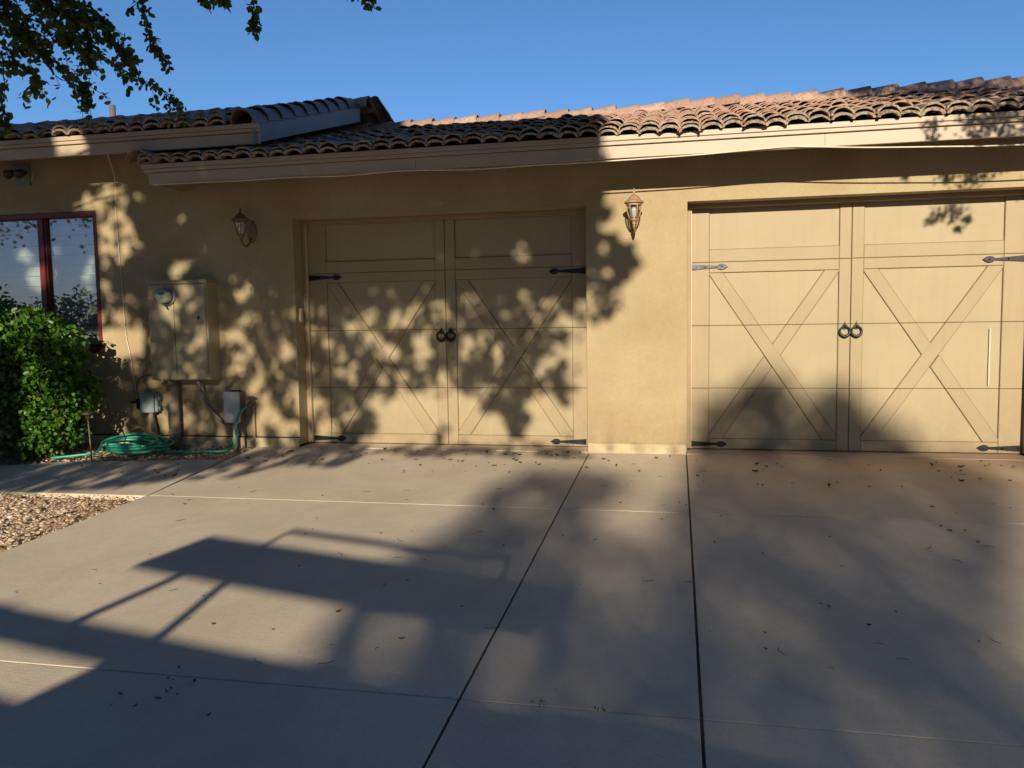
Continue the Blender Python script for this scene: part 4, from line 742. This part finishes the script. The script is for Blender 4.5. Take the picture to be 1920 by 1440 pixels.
# drooping branch tips that hang into view
BR = [[[-3.94, -2.8, 3.24], [-3.68, -2.75, 3.0], [-3.44, -2.7, 2.87], [-3.24, -2.65, 2.76], [-3.07, -2.6, 2.64], [-2.9, -2.55, 2.55], [-2.85, -2.5, 2.51]] ,
[[-3.69, -3.0, 2.96], [-3.51, -2.98, 2.84], [-3.4, -2.96, 2.72], [-3.28, -2.94, 2.62], [-3.14, -2.92, 2.51], [-3.11, -2.9, 2.43]] ,
[[-3.41, -3.3, 2.66], [-3.29, -3.27, 2.6], [-3.24, -3.25, 2.52], [-3.17, -3.23, 2.47], [-3.18, -3.2, 2.39]] ,
[[-3.16, -3.2, 3.0], [-3.04, -3.12, 2.88], [-2.92, -3.04, 2.82], [-2.91, -2.96, 2.74], [-2.89, -2.88, 2.66], [-2.9, -2.8, 2.67]] ,
[[-2.93, -3.0, 3.11], [-2.73, -2.98, 2.96], [-2.69, -2.96, 2.83], [-2.69, -2.94, 2.75], [-2.66, -2.92, 2.69], [-2.61, -2.9, 2.59]] ,
[[-2.55, -3.0, 3.02], [-2.4, -3.0, 2.92], [-2.3, -3.0, 2.85], [-2.28, -3.0, 2.81]] ,
[[-2.24, -3.0, 3.04], [-2.09, -3.0, 2.92], [-2.02, -3.0, 2.78], [-2.02, -3.0, 2.69]] ,
[[-2.24, -3.1, 2.92], [-2.15, -3.1, 2.85], [-2.13, -3.1, 2.78]] ,
[[-1.59, -3.0, 2.9], [-1.48, -3.0, 2.84], [-1.37, -3.0, 2.76]] ,
[[-3.78, -3.0, 2.68], [-3.69, -2.97, 2.54], [-3.64, -2.93, 2.4], [-3.63, -2.9, 2.25]] ,
[[-3.72, -3.0, 3.02], [-3.58, -2.98, 2.9], [-3.44, -2.95, 2.79], [-3.26, -2.92, 2.72], [-3.17, -2.9, 2.78]] ,
[[-3.44, -3.1, 3.07], [-3.31, -3.08, 2.93], [-3.14, -3.05, 2.81], [-3.0, -3.02, 2.75], [-3.0, -3.0, 2.59]] ,
[[-3.22, -3.2, 3.01], [-3.16, -3.1, 2.88], [-3.05, -3.0, 2.83], [-2.96, -2.9, 2.82]] ,
[[-3.47, -3.3, 2.75], [-3.29, -3.3, 2.55], [-3.28, -3.3, 2.44], [-3.27, -3.3, 2.37]] ,
]
tips = MB(); LP = []; LD = []
def grow(pts, r, n_side, spread, dens):
    s_ = smooth_path(pts, 6); tips.tube(s_, [r * (1 - .75 * i / len(s_)) for i in range(len(s_))], 5)
    for i, p in enumerate(s_):
        for _ in range(dens):
            if random.random() < .8:
                d = Vector((random.gauss(0, 1), random.gauss(0, 1), random.gauss(-.5, .8))).normalized(); LP.append(p + d * random.uniform(.015, .045)); LD.append(d)
    for k in range(n_side):
        i = random.randrange(2, len(s_) - 1); p = s_[i]; L_ = random.uniform(.05, spread)
        dirn = (s_[min(i + 1, len(s_) - 1)] - s_[i - 1]).normalized() + Vector((random.gauss(0, .7), random.gauss(0, .7), random.gauss(-.5, .5)))
        e = p + dirn.normalized() * L_; m2 = (p + e) / 2 + Vector((0, 0, -.01)); tw = smooth_path([p, m2, e + Vector((0, 0, -.02))], 3); tips.tube(tw, .0016, 4)
        for q in tw:
            for _ in range(2):
                d = Vector((random.gauss(0, 1), random.gauss(0, 1), random.gauss(-.6, .8))).normalized(); LP.append(q + d * random.uniform(.012, .035)); LD.append(d)
SP = [(26, .20, 2), (24, .18, 2), (12, .11, 1), (26, .17, 2), (8, .08, 2), (5, .06, 2), (7, .07, 2), (3, .05, 2), (4, .05, 3), (2, .05, 1), (20, .16, 2), (22, .16, 2), (15, .13, 2), (4, .06, 1)]
for b_, (ns, sp, dn_) in zip(BR, SP): grow(b_, .006, ns, sp, dn_)
# the dense part against the top left corner
for k in range(8):
    x = random.uniform(-3.75, -2.95); z0 = random.uniform(2.98, 3.15); y = random.uniform(-3.5, -2.7)
    e = z0 - max(.08, .34 * (1 - (x + 3.75) / 1.0)) * random.uniform(.5, 1)
    grow([(x - .1, y, z0 + .1), (x, y, z0), (x + .05, y, (z0 + e) / 2), (x + .07, y, e)], .004, 9, .13, 2)
# sparse clump hanging at the left edge above the upper fascia
grow([(-3.75, -3.0, 2.5), (-3.68, -2.95, 2.36), (-3.66, -2.95, 2.30)], .004, 6, .06, 4)
tch(tips.build('twigs', TWIG))
tch(leaves('leaf_tips', np.array(LP), RNG.uniform(.028, .046, len(LP)), LEAF_N, shape='round', dirs=np.array(LD), droop=.25))

# boughs of the tree left of the drive, mirrored in the window
n = 9000; BX = RNG.uniform(-15, -7.6, n); BY = RNG.uniform(-8.5, -3.2, n); BZ = 2.0 + RNG.random(n) * 3.6
k = BZ > 2.15 + 1.9 * vnoise(BX, BY, .55, 41) + .5 * vnoise(BX, BY, .15, 42); BP = np.stack([BX, BY, BZ], 1)[k]
tch(leaves('side_boughs', BP, RNG.uniform(.07, .12, len(BP)), LEAF_T, shape='quad'))
# unseen canopy added to cut sky fill, kept above the sun's path to the house
n = 15000; CX = RNG.uniform(-9.5, 4.5, n); CY = RNG.uniform(-13.5, -3.4, n); CZ = 5.3 - .34 * CY + RNG.random(n) ** 1.5 * 2.6 + .9 * vnoise(CX, CY, 1.3, 8)
k = vnoise(CX, CY, .8, 9) > .22; CP = np.stack([CX, CY, CZ], 1)[k]
tch(leaves('sky_block_crown', CP, RNG.uniform(.16, .34, len(CP)), LEAF_T, shape='quad', flat=1))

# far tree whose soft shadow lies over the right of the drive
def keepB(X, Z):
    k = inside(MASK['shadeB'], X, Z)
    for q in MASK['door2']: k |= inside(q, X, Z)
    k |= (X > -.4) & (X < 9) & (Z < -1.55) | (X > 2.7) & (Z < .0)
    for q in MASK['holesB']: k &= ~inside(q, X, Z)
    return k
t = empty('far_tree', (8, -34, -.5)); tag(t, 'broad tree standing far behind the camera that shades the right of the drive', 'tree')
PB = crown_points(40000, (-2.7, 9, -4.5, .8), keepB, 28, 34)
o = leaves('crown', PB, RNG.uniform(.11, .19, len(PB)), LEAF_F, shape='quad'); o.parent = t; o.matrix_parent_inverse = Matrix.Translation(-t.location)
m_ = MB(); m_.tube([(8, -34, -1), (7.6, -33, 3), (7, -32, 7.5)], [.4, .32, .2], 10); m_.tube([(7.4, -33, 5), (5, -32, 7), (2, -31, 8.5)], [.12, .07, .03], 8); ch(t, m_, 'trunk', BARK)

# a branch on the right whose leaf shadows fall sharp on the fascia and the roof
t = empty('side_tree', (7.5, -5.0, gz(-5))); tag(t, 'smaller tree right of the frame with one branch over the roof edge', 'tree')
cl = []
for (x, z, s, n) in ((1.86, 2.32, .05, 40), (1.88, 2.22, .03, 18), (2.14, 2.33, .09, 110), (2.3, 2.35, .11, 190), (2.5, 2.36, .12, 200), (2.2, 2.20, .05, 40), (2.36, 2.20, .08, 120), (2.24, 2.02, .05, 60), (2.36, 2.04, .06, 90), (2.17, 1.96, .03, 26), (2.45, 1.98, .04, 36), (2.38, 1.90, .03, 20), (2.3, 2.85, .25, 700), (2.7, 2.8, .3, 1200), (3.2, 2.6, .4, 700), (2.0, 3.2, .18, 260), (2.6, 3.3, .3, 1800), (3.2, 3.5, .4, 2600), (2.3, 3.8, .2, 1500), (2.8, 3.9, .3, 2800), (3.4, 4.0, .4, 3000), (1.95, 4.25, .10, 220), (2.3, 4.25, .16, 1200), (2.9, 4.4, .3, 2600)):
    tt = RNG.uniform(3.0, 3.7, n); X = RNG.normal(x, s * .75, n); Z = RNG.normal(z, s * .6, n); cl.append(np.stack([X - Ln[0] * tt, -tt, Z - Ln[2] * tt], 1))
PC = np.concatenate(cl); o = leaves('crown', PC, RNG.uniform(.03, .05, len(PC)), LEAF_T, shape='quad'); o.parent = t; o.matrix_parent_inverse = Matrix.Translation(-t.location)
m_ = MB(); m_.tube([(7.5, -5, -.4), (7.2, -4.8, 2), (6.4, -4.4, 4), (4.5, -3.8, 4.9), (3.0, -3.4, 4.6), (2.7, -3.3, 4.0)], [.16, .13, .09, .05, .025, .008], 10); ch(t, m_, 'trunk', BARK)

# unseen trees added behind and beside the camera to block sky light
def sky_block_tree(x, y, h, r, label):
    t = empty('sky_block_tree', (x, y, gz(y))); tag(t, label, 'tree'); n = 5200; d = RNG.normal(size=(n, 3)); d /= np.linalg.norm(d, axis=1)[:, None]
    lump = 1 + .18 * np.sin(d[:, 0] * 7 + x) * np.cos(d[:, 2] * 6 + y); P = np.array([x, y, h * .56]) + d * ((RNG.random(n) ** .3) * lump)[:, None] * np.array([r, r, h * .46])
    P = P[P[:, 2] > .4]; o = leaves('crown', P, RNG.uniform(.25, .5, len(P)), LEAF_F, shape='quad'); o.parent = t; o.matrix_parent_inverse = Matrix.Translation(-t.location)
    m_ = MB(); m_.tube([(x, y, -.8), (x + .1, y, h * .3), (x, y + .1, h * .7)], [.3, .22, .08], 9); ch(t, m_, 'trunk', BARK)
for q in ((-11, -15, 10, 3.2, 'unseen round tree added left of the drive'), (-9.5, -23, 12, 4.5, 'unseen tall tree added far left behind the drive'), (-5.5, -26, 6.2, 4.5, 'unseen low spreading tree added behind the trailer shape'), (13, -8, 9.5, 3.8, 'unseen round tree added right of the drive'), (14, -20, 12, 5, 'unseen tall tree added far right behind the drive'), (2.5, -24, 5.2, 4.5, 'unseen low tree added in the middle of the front yard'), (-20, 2, 9, 4, 'unseen tree added beyond the left wing')): sky_block_tree(*q)

# ------------------------------------------------------------------ made-up trailer shape behind the camera, added to throw the hard shadow
t = empty('shadow_caster', (-.8, -9, gz(-9))); tag(t, 'made-up trailer shape behind the camera, outlined to cast the hard foreground shadow', 'trailer')
def back(gx, gy, z):
    """the point at height z whose shadow lands at (gx, gy) on the drive"""
    k = (z - gz(gy)) / .34; return Vector((gx + .12 * k, gy - k, z))
TP = simple('caster_paint', (.3, .3, .3), .5); m_ = MB()
zr = 1.78; A, B, Cc, D_ = back(-2.73, -3.18, zr), back(-2.61, -2.68, zr), back(-.35, -3.22, zr), back(-.5, -3.73, zr)
dz = Vector((0, 0, -.03)); m_.add([A, D_, Cc, B, A + dz, D_ + dz, Cc + dz, B + dz], [(0, 1, 2, 3), (7, 6, 5, 4), (0, 4, 5, 1), (1, 5, 6, 2), (2, 6, 7, 3), (3, 7, 4, 0)]); ch(t, m_, 'roof_board', TP)
m_ = MB(); fr_ = [back(-2.19, -2.80, 1.80), back(-2.17, -2.53, 1.87), back(-1.2, -2.77, 1.87), back(-.75, -2.88, 1.87), back(-.72, -3.2, 1.77)]; m_.tube(fr_, .018, 8); ch(t, m_, 'top_rail', TP)
m_ = MB(); ch(t, m_.tube([back(-2.37, -3.25, zr), back(-2.50, -3.95, 1.55)], .026, 8), 'post', TP); ch(t, MB().tube([back(-2.10, -3.30, zr), back(-2.01, -4.05, 1.55)], .026, 8), 'post', TP)
m_ = MB(); a = back(-2.02, -4.00, 1.52); b_ = back(3.6, -5.16, 1.52); w3 = (b_ - a).normalized(); nrm = Vector((-w3.y, w3.x, 0)) * -1.0; tp = [a, b_, b_ + nrm * 1.3, a + nrm * 1.3]
m_.add(tp + [p + Vector((0, 0, -1.5)) for p in tp], [(0, 1, 2, 3), (7, 6, 5, 4), (0, 4, 5, 1), (1, 5, 6, 2), (2, 6, 7, 3), (3, 7, 4, 0)]); ch(t, m_, 'box_body', TP)
def bar(g1, g2, z, w, th): # a thin board sticking out
    p, q = back(*g1, z), back(*g2, z); dzz = Vector((0, 0, -th)); s_ = Vector((0, -w, 0))
    m_.add([p, q, q + s_, p + s_, p + dzz, q + dzz, q + s_ + dzz, p + s_ + dzz], [(0, 1, 2, 3), (7, 6, 5, 4), (0, 4, 5, 1), (1, 5, 6, 2), (2, 6, 7, 3), (3, 7, 4, 0)])
m_ = MB(); bar((-2.0, -4.0), (-3.4, -3.72), 1.52, .05, .10); bar((-2.0, -4.60), (-3.4, -4.36), 1.25, .04, .035); bar((-2.9, -3.80), (-3.5, -3.76), 1.58, .05, .16); ch(t, m_, 'side_bar', TP)
for k in (.35, 2.4):
    m_ = MB(); c = a + w3 * k + nrm * -.05; m_.lathe([(.12, 0), (.30, .02), (.33, .06), (.33, .16), (.30, .2), (.12, .22)], (c.x, c.y - .12, gz(-9) + .33), 24, 'y'); ch(t, m_, 'wheel', RUBBER)

# ------------------------------------------------------------------ bushes
def bush(name, blobs, nl, size, label, mat=LEAF_B, stem=(0, 0)):
    t = empty(name, (stem[0], stem[1], gz(stem[1]))); tag(t, label, 'bush', 'bushes under the red framed window')
    tot = sum(b_[3] * b_[4] * b_[5] for b_ in blobs); P = []
    for (x, y, z, rx, ry, rz) in blobs:
        n = int(nl * rx * ry * rz / tot); d = RNG.normal(size=(n, 3)); d /= np.linalg.norm(d, axis=1)[:, None]
        q = RNG.random(n) ** (1 / 5.0); lump = 1 + .16 * np.sin(d[:, 0] * 9 + x * 7) * np.cos(d[:, 2] * 8 + z * 5) + .07 * np.sin(d[:, 1] * 21)
        P.append(np.array([x, y, z]) + d * (q * lump)[:, None] * np.array([rx, ry, rz]))
    P = np.concatenate(P); P = P[(P[:, 2] > -.03) & (P[:, 1] < -.03)]; P = P[(vnoise(P[:, 0] + P[:, 1] * .7, P[:, 2], .10, 61) + .35 * RNG.random(len(P))) > .36]; D = np.stack([RNG.normal(0, .7, len(P)), RNG.normal(-.4, .6, len(P)), RNG.normal(.3, .7, len(P))], 1)
    o = leaves('foliage', P, RNG.uniform(size[0], size[1], len(P)), mat, shape='round', dirs=D); o.parent = t; o.matrix_parent_inverse = Matrix.Translation(-t.location)
    m_ = MB()
    for k in range(26):
        b_ = random.choice(blobs); e = (b_[0] + random.gauss(0, b_[3] * .45), b_[1] + random.gauss(0, b_[4] * .4), b_[2] + random.uniform(-.3, .8) * b_[5]); s = (stem[0] + random.gauss(0, .09), stem[1] + random.gauss(0, .07), -.08)
        m_.tube(smooth_path([s, ((s[0] * 2 + e[0]) / 3 + random.gauss(0, .04), (s[1] + e[1]) / 2, e[2] * .45), e], 4), [.009 * (1 - .07 * i) for i in range(9)], 5)
    ch(t, m_, 'stems', BARK); return t
bush('bush', [(-5.76, -.68, 1.13, .40, .34, .20), (-5.59, -.62, .92, .42, .34, .30), (-5.86, -.70, .78, .34, .36, .36), (-5.54, -.62, .50, .40, .36, .34), (-5.76, -.76, .32, .34, .34, .32), (-5.46, -.70, .20, .28, .30, .20), (-5.64, -.84, .12, .26, .22, .14), (-5.24, -.52, .55, .14, .2, .2)], 13500, (.036, .062), 'bright green leafy bush in front of the window, sunlit on top', stem=(-5.6, -.62))
bush('bush', [(-6.25, -.55, 1.05, .50, .36, .46), (-6.2, -.62, .55, .52, .40, .50), (-6.7, -.6, .8, .5, .4, .6)], 11000, (.030, .05), 'darker bush at the left edge behind the bright green one', stem=(-6.3, -.5))

# ------------------------------------------------------------------ gravel, litter, fallen leaves
def in_poly(q, x, y): return bool(inside(q, np.array([x]), np.array([y]))[0])
G1 = [(-3.70, -1.90), (-3.70, -3.9), (-7.5, -4.6), (-7.5, -2.05), (-4.96, -1.91)]
G2 = [(-3.82, -.03), (-3.84, -.64), (-5.04, -.83), (-6.7, -1.40), (-8.5, -1.6), (-8.5, -.03)]
ICO = [Vector(v).normalized() for v in ((0, 0, 1), (.9, 0, .45), (.28, .85, .45), (-.72, .53, .45), (-.72, -.53, .45), (.28, -.85, .45), (.72, .53, -.45), (-.28, .85, -.45), (-.9, 0, -.45), (-.28, -.85, -.45), (.72, -.53, -.45))]
ICF = [(0, 1, 2), (0, 2, 3), (0, 3, 4), (0, 4, 5), (0, 5, 1), (1, 6, 2), (2, 7, 3), (3, 8, 4), (4, 9, 5), (5, 10, 1), (6, 7, 2), (7, 8, 3), (8, 9, 4), (9, 10, 5), (10, 6, 1)]
def gravel(q, n, smin, smax, label):
    m_ = MB(); xs = [p[0] for p in q]; ys = [p[1] for p in q]; X = RNG.uniform(min(xs), max(xs), n * 4); Y = RNG.uniform(min(ys), max(ys), n * 4); k = inside(q, X, Y); X, Y = X[k][:n], Y[k][:n]
    for x, y in zip(X, Y):
        s = smin + (smax - smin) * random.random() ** 3; r = Matrix.Rotation(random.random() * 6.3, 3, 'Z') @ Matrix.Rotation(random.gauss(0, .4), 3, 'X'); c = Vector((x, y, gz(y) - .022 + s * .3))
        m_.add([c + r @ Vector((v.x * s * random.uniform(.7, 1.25), v.y * s * random.uniform(.6, 1), v.z * s * .55)) for v in ICO], ICF)
    return tag(m_.build('gravel', STONE), label, 'gravel', kind='stuff')
gravel(G1, 9000, .007, .022, 'tan and grey gravel bed between the drive and the walkway')
gravel(G2, 6000, .007, .02, 'gravel strip along the foot of the wall')
for q, n, lab, edge in ((G1, 1700, 'yellow and brown leaf litter along the edge of the front gravel bed', True), (G2, 1500, 'brown leaf litter in the gravel strip under the meter cabinet', False)):
    X = RNG.uniform(-6.6, -3.7, n * 6); Y = RNG.uniform(-4.3 if edge else -1.3, -1.9 if edge else -.04, n * 6); k = inside(q, X, Y)
    if edge:
        dist = np.minimum(np.abs(X + 3.72), np.abs(Y + 1.92)); k &= RNG.random(len(X)) < np.exp(-dist / .09) + .12
    X, Y = X[k][:n], Y[k][:n]; Z = -.02 + .0379 * Y - .006 + RNG.random(len(X)) * .02
    tag(leaves('leaf_litter', np.stack([X, Y, Z], 1), RNG.uniform(.018, .04, len(X)), DRY if edge else DRYD, shape='long', flat=1, dirs=np.stack([RNG.normal(size=len(X)) * 2, RNG.normal(size=len(X)) * 2, np.zeros(len(X))], 1)), lab, 'leaf litter', kind='stuff')
def curled(s, mat, bend):
    m_ = MB(); vs = []
    for u, w in ((-1, .05), (-.5, .42), (0, .5), (.5, .36), (1, .04)):
        for v in (-1, 0, 1): vs.append((u * s, v * w * s, s * (bend * (abs(v) ** 2) * .5 + .35 * bend * u * u) + .002 + random.uniform(0, .06) * s))
    m_.add(vs, [(r * 3 + c, r * 3 + c + 1, r * 3 + c + 4, r * 3 + c + 3) for r in range(4) for c in range(2)], 0, True); return m_.build('fallen_leaf', mat)
protos = [curled(.017, DRYD, .9), curled(.014, DRYD, 1.2), curled(.018, DRY, .7), curled(.011, DRYD, .5), curled(.021, DRYD, 1.1)]
spots = []
for k in range(86): spots.append((random.uniform(-3.6, -.5), -.06 - abs(random.gauss(0, .42))))
for k in range(64): spots.append((random.uniform(-.5, 2.8), -.10 - abs(random.gauss(0, .75))))
for k in range(48): spots.append((random.uniform(-3.5, 2.4), random.uniform(-3.9, -1.3)))
for k in range(12): spots.append((random.gauss(-1.75, .13), random.gauss(-4.42, .12)))
for k in range(26): spots.append((random.uniform(-4.9, -3.8), random.uniform(-1.8, -.85)))
spots += [(.75, -3.25), (.78, -3.28), (1.05, -3.3), (1.35, -3.95), (-.30, -4.20), (.9, -4.5), (1.95, -2.4), (2.3, -2.55)]
for k, (x, y) in enumerate(spots):
    pr = protos[k % 5] if k < 5 else random.choice(protos); o = pr if k < 5 else pr.copy()
    if k >= 5: COL.objects.link(o)
    o.location = (x, y, gz(y) + .001); o.rotation_euler = (random.gauss(0, .12), .0, random.random() * 6.28); s = random.uniform(.5, 1.15) * (1 if y > -1.3 else .62); o.scale = (s, s * random.uniform(.6, 1), s)
    tag(o, 'small dry brown leaf lying loose on the pale concrete', 'leaf', 'dry leaves scattered over the concrete')
# fine twigs on the drive
tw = MB()
for k in range(60):
    x = random.uniform(-3.4, 2.4); y = random.uniform(-4.2, -.3); a = random.random() * 6.28; L_ = random.uniform(.02, .07); z = gz(y) + .003
    tw.tube([(x, y, z), (x + L_ * .5 * math.cos(a), y + L_ * .5 * math.sin(a), gz(y + L_ * .5 * math.sin(a)) + .005), (x + L_ * math.cos(a + .4), y + L_ * math.sin(a + .4), gz(y + L_ * math.sin(a + .4)) + .003)], .0012, 4)
for x, y in ((1.55, -4.36), (1.75, -4.42), (1.35, -4.33)):
    tw.tube(smooth_path([(x, y, gz(y) + .003), (x + .12, y + .05, gz(y) + .006), (x + .25, y + .01, gz(y) + .004), (x + .36, y - .03, gz(y) + .002)], 5), .0016, 4)
tag(tw.build('twigs', TWIG), 'fine dry twigs and stems strewn over the concrete drive', 'twigs', kind='stuff')
# weeds in the front joint
for x, y in ((-.345, -4.31), (-.12, -4.315)):
    n = 16 if x < -.3 else 9; o = leaves('weed', np.stack([RNG.normal(x, .018, n), RNG.normal(y, .010, n), gz(y) + RNG.random(n) * .02], 1), RNG.uniform(.008, .018, n), LEAF_B, shape='long'); tag(o, 'tiny green weed sprouting at the left in the front joint' if x < -.3 else 'tiny green weed nearer the wide joint in the front row', 'weed')
